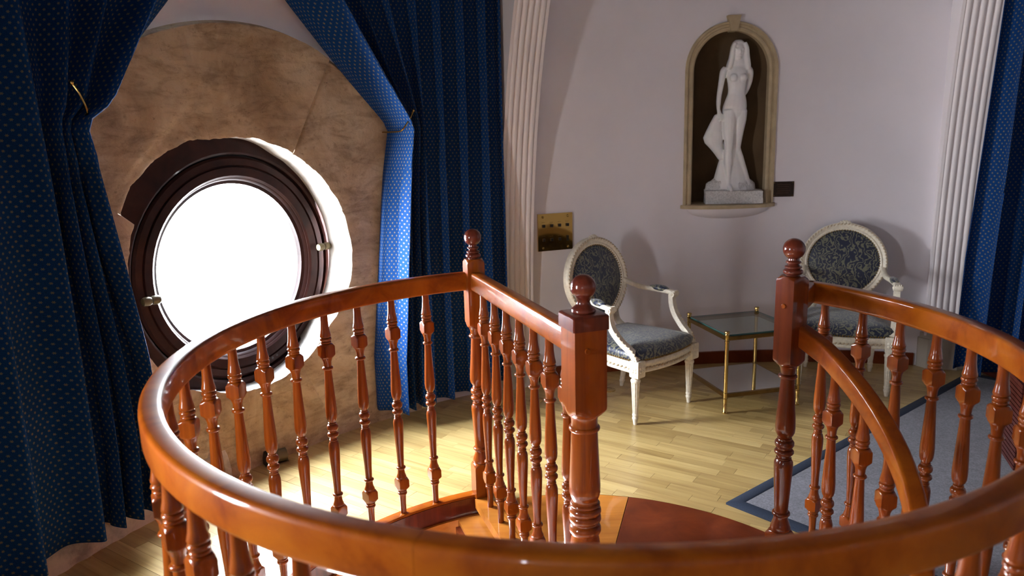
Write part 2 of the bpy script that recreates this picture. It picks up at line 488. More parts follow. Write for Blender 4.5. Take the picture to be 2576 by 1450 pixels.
# ---- floor: slab with the well cut out + oak strips
def well_r(x, y):
    a = math.degrees(math.atan2(y - SCY, x - SCX)); return 1.046 if 27 < a < 109 else 1.146
mb = MB(); n = 144
inner = []; outer = []
for i in range(n):
    a = 2*PI*i/n; d = Vector((Cc(a), S(a), 0)); c = Vector((SCX, SCY, 0))
    rr = well_r(c.x + d.x, c.y + d.y) + .004
    inner.append(c + d*rr)
    w = c - RO; b = w.dot(d); t = -b + math.sqrt(b*b - w.length_squared + (RR + .02)**2); outer.append(c + d*t)
zt = -.012
up = [[Vector((p.x, p.y, zt)) for p in outer], [Vector((p.x, p.y, zt)) for p in inner], [Vector((p.x, p.y, -.30)) for p in inner], [Vector((p.x, p.y, -.30)) for p in outer]]
mb.rings(up, cap=False)
FLOOR = mb.build('floor', MAT['oak'], smooth=30)
tag(FLOOR, 'oak strip parquet floor of the round gallery room', kind='structure')
ang = R(-33.5); du = Vector((Cc(ang), S(ang), 0)); dv = Vector((-S(ang), Cc(ang), 0))
def inside(p):
    if math.hypot(p.x - RO.x, p.y - RO.y) > RR - .004: return False
    return math.hypot(p.x - SCX, p.y - SCY) > well_r(p.x, p.y)
def px_of(p):
    q = p - Vector((0, 0, EYE)); w = q.dot(_F)
    if w < .1: return None
    return (1288 + F_PX*q.dot(_RT)/w, 725 - F_PX*q.dot(_UP)/w, w)
def cut_strip(u0, u1, v0, v1, depth=0):
    """clip one strip by the well and the wall; halve it when a lateral line falls into two runs"""
    vs = [lerp(v0, v1, k/6) for k in range(7)]; spans = []; two = False; N = 40; stp = (u1 - u0)/N
    for v in vs:
        flags = [inside(du*lerp(u0, u1, i/N) + dv*v) for i in range(N + 1)]; runs = []
        for i, ok in enumerate(flags):
            if ok and (i == 0 or not flags[i-1]): runs.append([i, i])
            if ok: runs[-1][1] = i
        if len(runs) > 1: two = True
        best = None
        for a_, b_ in runs:
            cur = [lerp(u0, u1, a_/N), lerp(u0, u1, b_/N)]
            for e, sg, lim in ((0, -1, a_ > 0), (1, 1, b_ < N)):
                if lim:
                    a = cur[e]; b = a + sg*stp
                    for _ in range(10):
                        m_ = (a + b)/2
                        if inside(du*m_ + dv*v): a = m_
                        else: b = m_
                    cur[e] = a
            if best is None or cur[1] - cur[0] > best[1] - best[0]: best = tuple(cur)
        spans.append(best)
    if two and depth < 4:
        um = (u0 + u1)/2; cut_strip(u0, um, v0, v1, depth + 1); cut_strip(um, u1, v0, v1, depth + 1); return
    good = [k for k in range(7) if spans[k] and spans[k][1] - spans[k][0] > .003]
    if len(good) >= 2: strips.append([(vs[k], *spans[k]) for k in good])
strips = []
WST = .0605
for row in range(-70, 100):
    v0 = row*WST; v1 = v0 + WST - .0012
    u = -6 + random.random()*.4
    while u < 6:
        L = random.choice((.24, .32, .36, .42, .48)); cut_strip(u, u + L - .0012, v0, v1); u += L
def strip_geo(st, c, mb):
    top = []; bot = []
    n = len(st)
    loop = [du*a + dv*v for v, a, b in st] + [du*b + dv*v for v, a, b in reversed(st)]
    loop = [p - c for p in loop]
    m = len(loop)
    z = random.uniform(-.0003, .0003)
    o = mb.add([Vector((p.x, p.y, z)) for p in loop] + [Vector((p.x, p.y, -.012)) for p in loop], [])
    for k in range(n-1): mb.f.append((o+k, o+k+1, o+m-2-k, o+m-1-k))
    for k in range(m): mb.f.append((o+k, o+m+k, o+m+(k+1) % m, o+(k+1) % m))
cand = []
for st in strips:
    v, a, b = st[len(st)//2]; c = du*((a+b)/2) + dv*v
    q = px_of(c); sc = -1
    if q and -60 < q[0] < 2636 and 700 < q[1] < 1500: sc = 1/q[2]
    if sc > 0:                                       # nearer boards that hide under the near rail or the landing do not count
        if q[1] > 1300 and 640 < q[0] < 2400: sc = -1
    cand.append((sc, st, c))
cand.sort(key=lambda x: -x[0])
rot = Matrix.Rotation(ang, 4, 'Z')
rest = MB()
for i, (sc, st, c) in enumerate(cand):
    if i < 300 and sc > 0:
        mb = MB(); strip_geo(st, c, mb)
        inv = rot.inverted()
        mb.v = [tuple(inv @ Vector(p)) for p in mb.v]
        o = mb.build('plank', MAT['oak'], FLOOR, smooth=None)
        o.location = c; o.rotation_euler = (0, 0, ang)
    else:
        strip_geo(st, Vector((0,0,0)), rest)
inv = rot.inverted(); rest.v = [tuple(inv @ Vector(p)) for p in rest.v]
def _f():
    m = NT('oak_strip_joined'); v = m.coord('Object', (1.4, 26, 26))
    f = m.noise(v, 1.0, 6, .6, .8); br = m.n('TexBrick'); br.inputs['Scale'].default_value = 1; br.inputs['Brick Width'].default_value = .38; br.inputs['Row Height'].default_value = WST
    br.inputs['Mortar Size'].default_value = 0; br.inputs['Color1'].default_value = (.78, .75, .7, 1); br.inputs['Color2'].default_value = (1.12, 1.12, 1.14, 1)
    m.l(m.coord('Object'), br.inputs[0])
    c = m.ramp(f, [(.25, (.36, .225, .072)), (.5, (.52, .36, .13)), (.75, (.60, .44, .175))])
    m.color(m.mix(c, br.outputs[0], 1.0, 'MULTIPLY')); m.set(Roughness=.36, Coat_Weight=.5, Coat_Roughness=.26); return m.m
MAT['oakrest'] = _f()
o = rest.build('plank', MAT['oakrest'], FLOOR, smooth=None); o.rotation_euler = (0, 0, ang); o['kind'] = 'stuff'

# ---- storey below, seen through the well
kz = -3.0
hl = [(TH_W - 1 + u*kdeg, z) for u, z in [(.85*Cc(2*PI*i/64), -1.4 + .85*S(2*PI*i/64)) for i in range(64)]]
tag(wall_bay('wall_lower', 100, 200, hl, kz, -.30), 'white wall of the storey below', kind='structure')
tag(wall_bay('wall_lower_far', 200, 460, None, kz, -.30), 'white wall of the storey below, far side', kind='structure')
mb = MB(); mb.rings([[room(360*k/48, RR + .02, z) for k in range(48)] for z in (kz - .1, kz)])
tag(mb.build('floor_lower', MAT['lowfloor'], smooth=30), 'pale tiled floor of the storey below', kind='structure')

# ================================================================== WINDOWS
def wall_frame(th, r, z):
    t = Vector((S(R(th)), -Cc(R(th)), 0)); out = Vector((Cc(R(th)), S(R(th)), 0)); p = room(th, r, z)
    return Matrix(((t.x, out.x, 0, p.x), (t.y, out.y, 0, p.y), (0, 0, 1, p.z), (0, 0, 0, 1)))
def ring_y(mb, prof, n=72, cap=False, c=(0, 0)):
    """closed profile of (radius, y) revolved about local Y"""
    rs = [[Vector((c[0] + r*Cc(2*PI*k/n), y, c[1] + r*S(2*PI*k/n))) for r, y in prof] for k in range(n)]
    rs.append(rs[0]); mb.rings(rs, cap=cap)
def make_window(name, th, z, label):
    w = empty(name); w.matrix_world = wall_frame(th + 3.8, RR, z); w.location = room(th - .6, RR + .01, z - .015); tag(w, label, kind='structure')
    mb = MB(); ring_y(mb, [(.565, .30), (.565, .085), (.575, .078), (.76, .078), (.76, .30)]); mb.build('outer_frame', MAT['frame'], w)
    mb = MB(); ring_y(mb, [(.553, .12), (.568, .12), (.568, .25), (.553, .25)]); mb.build('gasket', MAT['gasket'], w)
    mb = MB(); ring_y(mb, [(.452, .20), (.452, .098), (.462, .088), (.502, .084), (.506, .094), (.510, .094), (.514, .084), (.545, .084), (.555, .095), (.555, .20)]); sash = mb.build('sash', MAT['frame'], w)
    mb = MB(); ring_y(mb, [(.422, .155), (.422, .125), (.438, .118), (.445, .104), (.452, .100), (.458, .155)]); mb.build('glazing_bead', MAT['frame'], sash)
    mb = MB(); 
    rs = [[Vector((.45*Cc(2*PI*k/72), y, .45*S(2*PI*k/72))) for k in range(72)] for y in (.140, .146)]
    mb.rings(rs); mb.build('pane', MAT['pane'], sash, smooth=30)
    for k in range(3):
        mb = MB(); ring_y(mb, [(.001, .0835), (.006, .0835), (.006, .09), (.001, .09)], 12, c=(.11 + .03*k, -.515 + .008*k)); mb.build('drain_hole', MAT['black'], sash)
    for a in (176, 1):
        h = MB(); ca, sa = Cc(R(a)), S(R(a)); c = Vector((.527*ca, .055, .527*sa + (.03 if a < 90 else -.10)))
        if a > 90: c.x = -.50
        for x0, x1 in ((-.040, -.002), (.002, .040)):
            rs = []
            for k in range(5):
                x = lerp(x0, x1, k/4); e = .021 - (.004 if k in (0, 4) else 0)
                rs.append([c + Vector((x, e*Cc(2*PI*q/16), e*S(2*PI*q/16))) for q in range(16)])
            h.rings(rs)
        h.build('pivot_hinge', MAT['hinge'], w)
    return w
W1 = make_window('window_1', TH_W, Z_W, 'round dark wooden pivot window set deep in rough stone')
for i, (th, rx) in enumerate(((184.1, .17), (229.7, .04))):
    w = empty('window_%d' % (i + 2)); w.matrix_world = wall_frame(th, RR, 1.25); tag(w, 'narrow slit window out of view, %s bay' % ('left-hand', 'rear')[i], kind='structure')
    mb = MB(); n_ = 48; rs = []
    for k in range(n_ + 1):
        c_, s_ = Cc(2*PI*k/n_), S(2*PI*k/n_); rs.append([Vector(((rx + e)*c_, y, (.48 + e)*s_)) for e, y in ((.0, -.02), (.03, -.02), (.03, .06), (.0, .06))])
    mb.rings(rs, cap=False); mb.build('frame', MAT['frame'], w)
    mb = MB(); mb.rings([[Vector(((rx + .005)*Cc(2*PI*k/n_), y, .485*S(2*PI*k/n_))) for k in range(n_)] for y in (.03, .035)]); mb.build('pane', MAT['pane'], w, 30)

# ---- the stones round the window
def in_arch(u, v):
    if v < -Z_W: return False
    a = .93 if u > .08 else 1.12
    if v < .2: return abs(u - .08) < a
    return ((u - .08)/a)**2 + ((v - .2)/.96)**2 < 1
def arch_B(ph):
    c, s = Cc(ph), S(ph); lo, hi = .3, 3
    for _ in range(40):
        m_ = (lo + hi)/2
        if in_arch(m_*c, m_*s): lo = m_
        else: hi = m_
    return lo
RHO = [(-180+360, .616), (0, .61)]
def rho_i(deg):
    d = deg % 360
    tab = [(0, .61), (40, .612), (60, .618), (85, .628), (103, .636), (108, .655), (120, .672), (140, .694), (152, .692), (153.5, .622), (180, .616), (205, .64), (225, .655), (245, .61), (280, .605), (300, .60), (318, .575), (335, .60), (360, .61)]
    j = noise.noise(Vector((d*.13, 3, 1)))*.009 + noise.noise(Vector((d*.5, 7, 2)))*.004
    return interp(tab, d) + j
def wl_pt(u, v, depth):
    p = room(TH_W - u*kdeg, RR + depth, Z_W + v); return p
SURR = empty('stone_surround', room(TH_W, RR, 0)); tag(SURR, 'rough brown stone arch surrounding the round window', 'stone surround'); 
minv = Matrix.Translation(-room(TH_W, RR, 0))
CH0, CH1 = Vector((-.666, .382)), Vector((-.243, .764))
def chord_side(u, v):
    d = CH1 - CH0; return (d.x*(v - CH0.y) - d.y*(u - CH0.x))/d.length      # >0 : away from the window
joints = [22, 61, 103, 152, 200, 245, 294, 382]
for si in range(7):
    a0, a1 = joints[si], joints[si+1]
    base = .040 + (.012, .018, .0, .006, .004, .008, .003)[si]
    nphi, ns = (46, 30) if si in (1, 2) else (34, 20)
    def face_pt(deg, t, si=si, base=base, a0=a0, a1=a1):
        ph = R(deg); ri = rho_i(deg); B = arch_B(ph); a = (deg - a0)/(a1 - a0)
        rho = lerp(ri, B, t); u, v = rho*Cc(ph), rho*S(ph)
        edge = min(a, 1 - a)*R(a1 - a0)*rho
        wide = (si == 1 and a > .5) or (si == 2 and a < .5)
        hgt = base + noise.noise(Vector((u*3.1 + si, v*3.1, 5)))*.014 + noise.noise(Vector((u*11, v*11, si)))*.006 + noise.noise(Vector((u*34, v*34, si)))*.0022
        hgt = lerp(.041, hgt, sstep(0, .05*sstep(1.1, .62, rho) + .006 if wide else .009, edge))
        hgt *= .9 + .1*sstep(0, .010, rho - ri)
        if v > -.9: hgt *= sstep(0, .022 + .01*noise.noise(Vector((u*12, v*12, 9))), B - rho + .004)
        if si == 2 and chord_side(u, v) < 0: hgt -= .010*sstep(.001, .012, edge)
        return u, v, -hgt
    mb = MB()
    mb.grid(lambda a, b: minv @ wl_pt(*face_pt(lerp(a0, a1, a), b)), nphi, ns)
    blk_o = mb.build('stone_block', MAT['stone'], SURR, smooth=50)
    mb = MB()
    def rev(a, b):
        deg = lerp(a0, a1, a); u, v, d0 = face_pt(deg, 0); ph = R(deg); ri = rho_i(deg)
        rend = interp([(0, .583), (60, .60), (85, .635), (100, ri + .02), (255, ri + .02), (290, .605), (320, .575), (360, .583)], deg % 360)
        rho = lerp(ri, rend, b**.8); dep = lerp(d0, .16, b); u, v = rho*Cc(ph), rho*S(ph)
        e = noise.noise(Vector((u*9, v*9, dep*9)))*.010*S(PI*b)
        return minv @ wl_pt((rho + e)*Cc(ph), (rho + e)*S(ph), dep)
    mb.grid(rev, nphi, 8); mb.build('limewashed_reveal', MAT['limewash'], blk_o, smooth=60)

# low whitewashed rubble footing under the curtain
mb = MB()
def fn(a, b):
    th = lerp(146, 170, a); h = (.085 + .06*noise.noise(Vector((a*11, 2, 3))) + .035*noise.noise(Vector((a*37, 5, 1)))); h += .06*sstep(.38, .2, a)
    z = b*h*1.25; prof = .085*math.sqrt(max(0, 1 - b**3)) + .012*noise.noise(Vector((a*30, b*4, 0)))*(1 - b)
    return room(th, RR + .005 - prof, max(z, 0))
mb.grid(fn, 90, 8)
tag(mb.build('rubble_footing', MAT['whitestone'], smooth=60), 'whitewashed rubble footing peeking out below the left curtain', 'stone footing')

# ---- outside: pale houses across the street, over-lit
def house(name, th, d, w, dep, z0, h, label, rows, cols):
    c = RO + Vector((Cc(R(th)), S(R(th)), 0))*d
    o = empty(name, (c.x, c.y, z0), R(th - 90), label, 'building')
    mb = MB(); mb.box(-w/2, w/2, 0, dep, 0, h); mb.build('wall', MAT['facade'], o, smooth=None)
    mb = MB(); mb.add([(-w/2-.3, -.4, h), (w/2+.3, -.4, h), (w/2+.3, dep+.4, h), (-w/2-.3, dep+.4, h), (-w/2-.3, dep/2, h+2.2), (w/2+.3, dep/2, h+2.2)], [(0,1,5,4), (2,3,4,5), (1,2,5), (3,0,4), (3,2,1,0)]); mb.build('roof', MAT['roof'], o, smooth=None)
    wm = MB(); wm.box(-.5, .5, -.06, .05, 0, 1.5); me = wm.mesh('window', MAT['facade_win'], None)
    for i in range(rows):
        for j in range(cols):
            x = obj('window', me, o); x.location = (-w/2 + (j + .5)*w/cols, 0, 1.6 + i*3.0)
house('street_house', 153, 25, 9, 8, -9, 9.0, 'pale house dimly seen through the lower left of the round window', 3, 4)
house('street_house', 132, 30, 11, 8, -9, 10.5, 'pale taller house dimly seen through the right of the round window', 3, 4)

# ================================================================== STAIR, LANDING
ST = empty('spiral_staircase', (SCX, SCY, -3.0), 0, 'orange wooden spiral staircase with round landing inside the well', 'staircase')
stm = Matrix.Translation(-Vector((SCX, SCY, -3.0)))
def sector(mb, r0, r1, a0, a1, z0, z1, n=24):
    rs = []
    for i in range(n+1):
        a = lerp(a0, a1, i/n)
        rs.append([stm @ p for p in (well(a, r0, z0), well(a, r1, z0), well(a, r1, z1), well(a, r0, z1))])
    mb.rings(rs)
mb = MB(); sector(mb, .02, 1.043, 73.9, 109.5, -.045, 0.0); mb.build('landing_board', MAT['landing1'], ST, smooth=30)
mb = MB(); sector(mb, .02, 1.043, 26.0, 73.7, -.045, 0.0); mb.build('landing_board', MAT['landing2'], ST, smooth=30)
# edge strip and lower ledge along the A-C side
A_ = Vector((-.163, 3.164, 0)); C_ = Vector((SCX - .003, SCY, 0))
ac = (A_ - C_).normalized(); acn = Vector((-ac.y, ac.x, 0))      # acn points to the image left
if acn.x > 0: acn = -acn
def bar(mb, p0, p1, side, s0, s1, z0, z1, m=stm):
    vs = []
    for p in (p0, p1):
        for s_, z in ((s0, z0), (s1, z0), (s1, z1), (s0, z1)): vs.append(m @ (p + side*s_ + Vector((0,0,z))))
    mb.add(vs, [(0,1,2,3), (7,6,5,4), (0,4,5,1), (1,5,6,2), (2,6,7,3), (3,7,4,0)])
mb = MB(); bar(mb, C_ + ac*.05, C_ + ac*1.09, acn, -.03, .045, -.04, .004); mb.build('edge_strip', MAT['landing1'], ST, smooth=None)
mb = MB(); bar(mb, C_ + ac*.05, C_ + ac*1.06, acn, .0, .135, -.10, -.062); mb.build('ledge', MAT['landing1'], ST, smooth=None)
mb = MB(); bar(mb, C_ + ac*.86, C_ + ac*1.03, acn, .135, .155, -.20, -.08); mb.build('bracket', MAT['landing2'], ST, smooth=None)
for k in range(11):
    a1 = 26 - 30*k; a0 = a1 - 32; z = -.19*(k + 1)
    mb = MB(); sector(mb, .03, .94, a0, a1, z - .04, z, 10); mb.build('tread', MAT['landing1'], ST, smooth=30)
mb = MB(); mb.lathe([(-3.0, .05), (-.05, .05)], 20, (0, 0, 3.0)); mb.build('centre_column', MAT['turned'], ST)
# well lining
mb = MB(); sector(mb, 1.118, 1.146, 109, 387, -.085, -.002, 120); mb.build('shade_fascia', MAT['darkwood'], ST, smooth=40)  # dark wood here puts the shade below the curb's overhang into the colour
mb = MB(); sector(mb, 1.105, 1.146, 109, 387, -.31, -.085, 120); mb.build('well_lining', MAT['landing1'], ST, smooth=40)
mb = MB(); sector(mb, 1.046, 1.06, 26, 109, -.31, -.046, 50); mb.build('well_lining', MAT['landing1'], ST, smooth=40)

# ---- turned pieces
def turned(prof, blocks, seg=24):
    mb = MB(); rs = []
    for z, r in prof:
        ring = []
        for k in range(seg):
            a = 2*PI*k/seg; rr = r
            for z0, z1, hf in blocks:
                if z0 - 1e-6 <= z <= z1 + 1e-6: rr = min(r, hf/max(abs(Cc(a)), abs(S(a))))
            ring.append(Vector((rr*Cc(a), rr*S(a), z)))
        rs.append(ring)
    mb.rings(rs); return mb
def blk(z0, z1, h, hc):
    """profile rows of a square block whose ends are cut round on the lathe"""
    out = []
    for t in (0, .15, .4, .7, 1): out.append((z0 + hc*t, h*(1.0 + .43*math.sin(t*PI/2))))
    for t in (1, .7, .4, .15, 0): out.append((z1 - hc*t, h*(1.0 + .43*math.sin(t*PI/2))))
    return out
def beads(*b):
    out = []
    for z, r, w, core in b:
        for a in (-90, -55, -20, 20, 55, 90): out.append((z + w*S(R(a)), core + (r - core)*Cc(R(a))))
    return out
HB = .0232
bal_prof = [(0, .0128), (.05, .0130), (.088, .0150)] + beads((.097, .0205, .006, .016), (.109, .0195, .005, .016)) + [(.1165, .0200)] + blk(.117, .168, HB, .012) + \
    [(.1695, .0205), (.176, .0215), (.181, .0190), (.192, .0160), (.208, .0148)] + beads((.216, .0208, .006, .0145)) + \
    [(.226, .0138), (.28, .0155), (.35, .0192), (.405, .0218), (.425, .0215), (.438, .0185), (.444, .0150)] + beads((.4485, .0165, .003, .0135), (.455, .0150, .002, .0135)) + \
    beads((.4715, .0228, .0095, .0145), (.501, .0226, .013, .0145)) + [(.516, .0140)] + beads((.5195, .0158, .003, .0130)) + \
    [(.526, .0140), (.532, .0180), (.542, .0210), (.556, .0222), (.575, .0222), (.62, .0200), (.68, .0168), (.735, .0142)] + beads((.745, .0212, .0065, .0142)) + \
    [(.757, .0150), (.770, .0158), (.779, .0185), (.785, .0210), (.7875, .0215)] + blk(.788, .842, HB, .013) + [(.843, .0205)] + \
    beads((.849, .0208, .0045, .018), (.862, .0228, .0065, .018)) + [(.871, .0205), (.875, .0216), (.882, .0205), (.894, .0178), (.915, .0154), (.94, .0142), (.968, .0140)]
BAL_ME = turned(bal_prof, [(.117, .168, HB), (.788, .842, HB)]).mesh('baluster', MAT['turned'], 40)
def finial_prof(z0):
    p = [(z0, .024)] + beads((z0 + .014, .0335, .010, .022), (z0 + .030, .029, .005, .021), (z0 + .047, .0255, .0055, .018)) + [(z0 + .055, .0180), (z0 + .058, .0175)]
    zc = z0 + .092; r = .037
    for a in range(-62, 91, 8): p.append((zc + r*S(R(a)), max(r*Cc(R(a)), .0006)))
    return p
def newel_low(h0):
    return [(0, h0*1.43)] + blk(0, .163, h0, .022)[5:] + [(.165, .034), (.176, .0365), (.186, .033), (.205, .0265), (.218, .0245)] + beads((.230, .0325, .008, .025)) + \
        [(.241, .0235), (.30, .0270), (.38, .0318), (.415, .0335), (.432, .0330), (.444, .0270)] + beads((.4485, .0275, .003, .023)) + beads((.4715, .0345, .0105, .024), (.503, .0345, .0145, .024)) + \
        [(.520, .0230)] + beads((.5235, .0255, .003, .022)) + [(.530, .0235), (.537, .0290), (.548, .0335), (.565, .0350), (.60, .0335), (.66, .0285), (.74, .0235)] + beads((.757, .0328, .0085, .0235)) + [(.768, .0245), (.785, .0265), (.795, .032), (.8005, .0365)]
def make_newel(parent, loc, rz, top=1.10, mat='turned'):
    HN = .0378
    prof = newel_low(HN) + blk(.801, top, HN, .020) + [(top + .0005, .024)]
    o = turned(prof, [(0, .163, HN), (.801, top, HN)]).build('newel_post', MAT[mat], parent, 40)
    o.location = loc; o.rotation_euler = (0, 0, rz)
    f = MB(); f.lathe(finial_prof(top), 28); f.build('finial', MAT['darkwood'], o, 60)
    return o
def peg(parent, x, y, z, nx, ny, mat='turned'):
    mb = MB(); d = Vector((nx, ny, 0)); s_ = Vector((-ny, nx, 0))
    rs = [[Vector((x, y, z)) + d*q + (s_*Cc(2*PI*k/14) + Vector((0,0,1))*S(2*PI*k/14))*r for k in range(14)] for q, r in ((-.004, .0085), (.003, .0085), (.0045, .007))]
    mb.rings(rs); return mb.build('peg', MAT[mat], parent, 40)
RAIL_Z0, RAIL_Z1 = .962, 1.041
rz_c, rz_h, rz_w = (RAIL_Z0 + RAIL_Z1)/2, RAIL_Z1 - RAIL_Z0, .052
RAILSEC = rrect(rz_w, rz_h, .012, 4)

# ---- gallery balustrade
GB = empty('gallery_balustrade', (SCX, SCY, 0), 0, 'round orange wooden gallery railing circling the stair well', 'railing')
gm = Matrix.Translation(-Vector((SCX, SCY, 0)))
RG = 1.148
cuts = [109.8, 182, 252, 324, 396.2]
for a0, a1 in zip(cuts, cuts[1:]):
    n = max(8, int((a1 - a0)/1.5)); aa = [lerp(a0 + .02, a1 - .02, i/n) for i in range(n+1)]
    mb = MB(); mb.sweep([gm @ well(a, RG, rz_c) for a in aa], RAILSEC, [Vector((Cc(R(a)), S(R(a)), 0)) for a in aa]); mb.build('handrail', MAT['rail'], GB, 40)
n = 190; aa = [lerp(109.6, 387, i/n) for i in range(n+1)]
mb = MB(); mb.sweep([gm @ well(a, 1.145, -.012) for a in aa], rrect(.048, .044, .005, 2), [Vector((Cc(R(a)), S(R(a)), 0)) for a in aa]); mb.build('base_curb', MAT['rail'], GB, 40)
for k in range(35):
    a = 120.2 + 8.013*k; o = obj('baluster', BAL_ME, GB); o.location = gm @ well(a, RG - .002, .006); o.rotation_euler = (0, 0, R(a))
nA = make_newel(GB, gm @ A_, math.atan2(ac.y, ac.x))
D_ = Vector((.965, 2.51, 0)); K_ = well(396.2, RG, 0)
dk = (K_ - D_); dk.z = 0; dkn = dk.normalized(); dks = Vector((-dkn.y, dkn.x, 0))
mb = MB(); mb.sweep([gm @ (D_ + dkn*.03 + Vector((0,0,rz_c))), gm @ (K_ + dkn*.012 + Vector((0,0,rz_c)))], RAILSEC, [dks, dks]); mb.build('rail_return', MAT['rail'], GB, 40)

# ---- landing balustrade (A to C)
LB = empty('landing_balustrade', (C_.x, C_.y, 0), 0, 'short straight railing across the landing ending in the big capped post', 'railing')
lm = Matrix.Translation(-C_)
mb = MB(); sd = Vector((-ac.y, ac.x, 0))
mb.sweep([lm @ (C_ + ac*q + Vector((0,0,rz_c + .004))) for q in (.045, .4, .8, 1.095)], RAILSEC, [sd]*4); mb.build('handrail', MAT['rail'], LB, 40)
for k in range(7):
    o = obj('baluster', BAL_ME, LB); o.location = lm @ (A_ - ac*(.128 + .1455*k) + Vector((0,0,.004))); o.rotation_euler = (0, 0, math.atan2(ac.y, ac.x))
HC = .0505
cprof = [(-.3, .047), (.10, .047)] + beads((.14, .052, .012, .045)) + [(.17, .040), (.25, .042), (.34, .0455), (.37, .0465), (.39, .044), (.405, .041)] + beads((.425, .0495, .016, .040)) + [(.446, .041)] + \
    beads((.462, .0500, .014, .041), (.487, .0500, .013, .041), (.508, .0465, .006, .041)) + [(.518, .040), (.527, .041), (.535, .0445), (.548, .0475), (.57, .0478), (.62, .0455), (.70, .0420), (.738, .0405)] + beads((.754, .0475, .008, .040)) + [(.765, .0400), (.785, .0405), (.795, .044), (.7985, .0500)] + blk(.799, 1.066, HC, .03)[:6] + [(1.0660, HC*1.5)]
o = turned(cprof, [(.799, 1.07, HC)]).build('newel_post', MAT['turned'], LB, 40); o.rotation_euler = (0, 0, math.atan2(ac.y, ac.x))
cp = MB(); HK = .0565
sq = lambda h, z, c=.004: [Vector((x, y, z)) for x, y in ((h, -h + c), (h, h - c), (h - c, h), (-h + c, h), (-h, h - c), (-h, -h + c), (-h + c, -h), (h - c, -h))]
cp.rings([sq(HK, 1.064), sq(HK, 1.103), sq(HK - .003, 1.1075), sq(HK - .006, 1.109)]); capo = cp.build('cap', MAT['darkwood'], o, 30)
f = MB(); p = [(1.109, .034), (1.113, .0365), (1.120, .035), (1.125, .029), (1.132, .0215), (1.140, .0190), (1.146, .0205)]
for a in range(-50, 91, 7): p.append((1.183 + .0375*S(R(a)), max(.0375*Cc(R(a)), .0006)))
f.lathe(p, 30); f.build('finial', MAT['darkwood'], o, 60)
peg(o, -HC, .012, 1.005, -1, 0)

# ---- stair railing (newel D and the descending rail)
SR = empty('stair_railing', (D_.x, D_.y, 0), 0, 'curved handrail sweeping down the stair from its own ball-topped post', 'railing')
sm = Matrix.Translation(-D_)
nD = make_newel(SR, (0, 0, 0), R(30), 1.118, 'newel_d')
peg(nD, -.0378, 0, 1.015, -1, 0)
RS_ = .905
aa = [27 - i*3 for i in range(0, 46)]
zz = [.897 - .0075*(25 - a) for a in aa]
mb = MB(); tilt = []
for a in aa: tilt.append(Vector((Cc(R(a)), S(R(a)), 0)))
mb.sweep([sm @ well(a, RS_ if i > 2 else lerp(.885, RS_, i/2), z) for i, (a, z) in enumerate(zip(aa, zz))], rrect(.052, .078, .012, 4), tilt); mb.build('handrail', MAT['rail'], SR, 40)
for k in range(11):
    a = 17.5 - 9.6*k; z = .897 - .0075*(25 - a) - .036 - .968
    o = obj('baluster', BAL_ME, SR); o.location = sm @ well(a, RS_, z); o.rotation_euler = (0, 0, R(a))
# ================================================================== CURTAINS
def curtain(name, label, th_out, th_s, edge, ztop, zhem, ztie, pl=10, amp=.042, r0=RR - .17, sgn=1, usplit=.45, phase=0.0, wid=1.9, turn=.86):
    """th_out: outer side; th_s: where the straight part ends; edge: table z -> theta of inner edge"""
    mb = MB(); nu, nz = 220, 64
    def pos(a, b):
        z = lerp(ztop, zhem, b)
        z_eff = z
        if a < usplit:
            th = lerp(interp(th_out, z) if isinstance(th_out, list) else th_out, th_s, a/usplit); comp = 0
        else:
            w = (a - usplit)/(1 - usplit); e = interp(edge, z); th = lerp(th_s, e, w); comp = 1
        gather = math.exp(-((z - ztie)/.22)**2)*sstep(usplit - .05, usplit + .15, a)
        A = amp*(1 - .55*gather)*(.75 + .25*noise.noise(Vector((a*5, z*.6, 3))))
        ph = 2*PI*pl*a + phase + .8*noise.noise(Vector((a*4, z*.7, 1)))*(1 - .5*gather)
        off = A*(Cc(ph) + .28*Cc(2*ph + .6)) + .010*noise.noise(Vector((a*20, z*1.4, 8)))
        th += sgn*.45*A/.04*S(ph)*.55*(1 - gather)*sstep(0, .04, a)
        w_ = sstep(turn, 1.0, a)
        r = r0 - off*(1 - w_) - .045*gather*(1 if a > usplit else 0) + .12*w_ - .05*sstep(turn - .12, turn, a)*(1 - w_)
        if b > .999: pass
        hem = .018*noise.noise(Vector((a*9, 1, 4)))*(1 if b > .9 else 0)
        return room(th, r, z + hem*b)
    mb.grid(pos, nu, nz, lambda a, b: (a*wid, (1 - b)*(ztop - zhem)))
    o = mb.build(name, MAT['curtain'], smooth=80)
    m_ = o.modifiers.new('thickness', 'SOLIDIFY'); m_.thickness = .004
    return tag(o, label, 'curtain', 'navy curtains')
curtain('curtain', 'navy flowered curtain tied back on the left of the round window', 170.5, 157.6, [(.0, 153.4), (.45, 152.2), (.8, 152.5), (1.2, 153.8), (1.6, 155.2), (1.70, 155.7), (1.745, 153.9), (1.80, 152.7), (2.2, 146.8), (2.95, 136.5)], 2.95, .125, 1.72, 7, wid=2.6, amp=.080, r0=RR - .165)
curtain('curtain', 'navy flowered curtain tied back beside the fluted rib, partly sunlit', 117.9, 126.5, [(.0, 131.6), (.4, 131.6), (.9, 130.6), (1.3, 129.8), (1.55, 129.3), (1.67, 129.0), (1.74, 129.9), (2.27, 137.3), (2.95, 146)], 2.95, .09, 1.67, 8, sgn=-1, wid=2.4, phase=1.0, amp=.07)
curtain('curtain', 'dark navy curtain hanging at the far right edge beside a rib', [(0, 69.9), (.8, 69.7), (1.5, 69.1), (2.3, 68.5), (2.95, 68)], 60, [(0, 50), (1.7, 50), (2.95, 46)], 2.95, .09, 1.7, 7, wid=2.2, amp=.10, r0=RR - .38, phase=2.2)
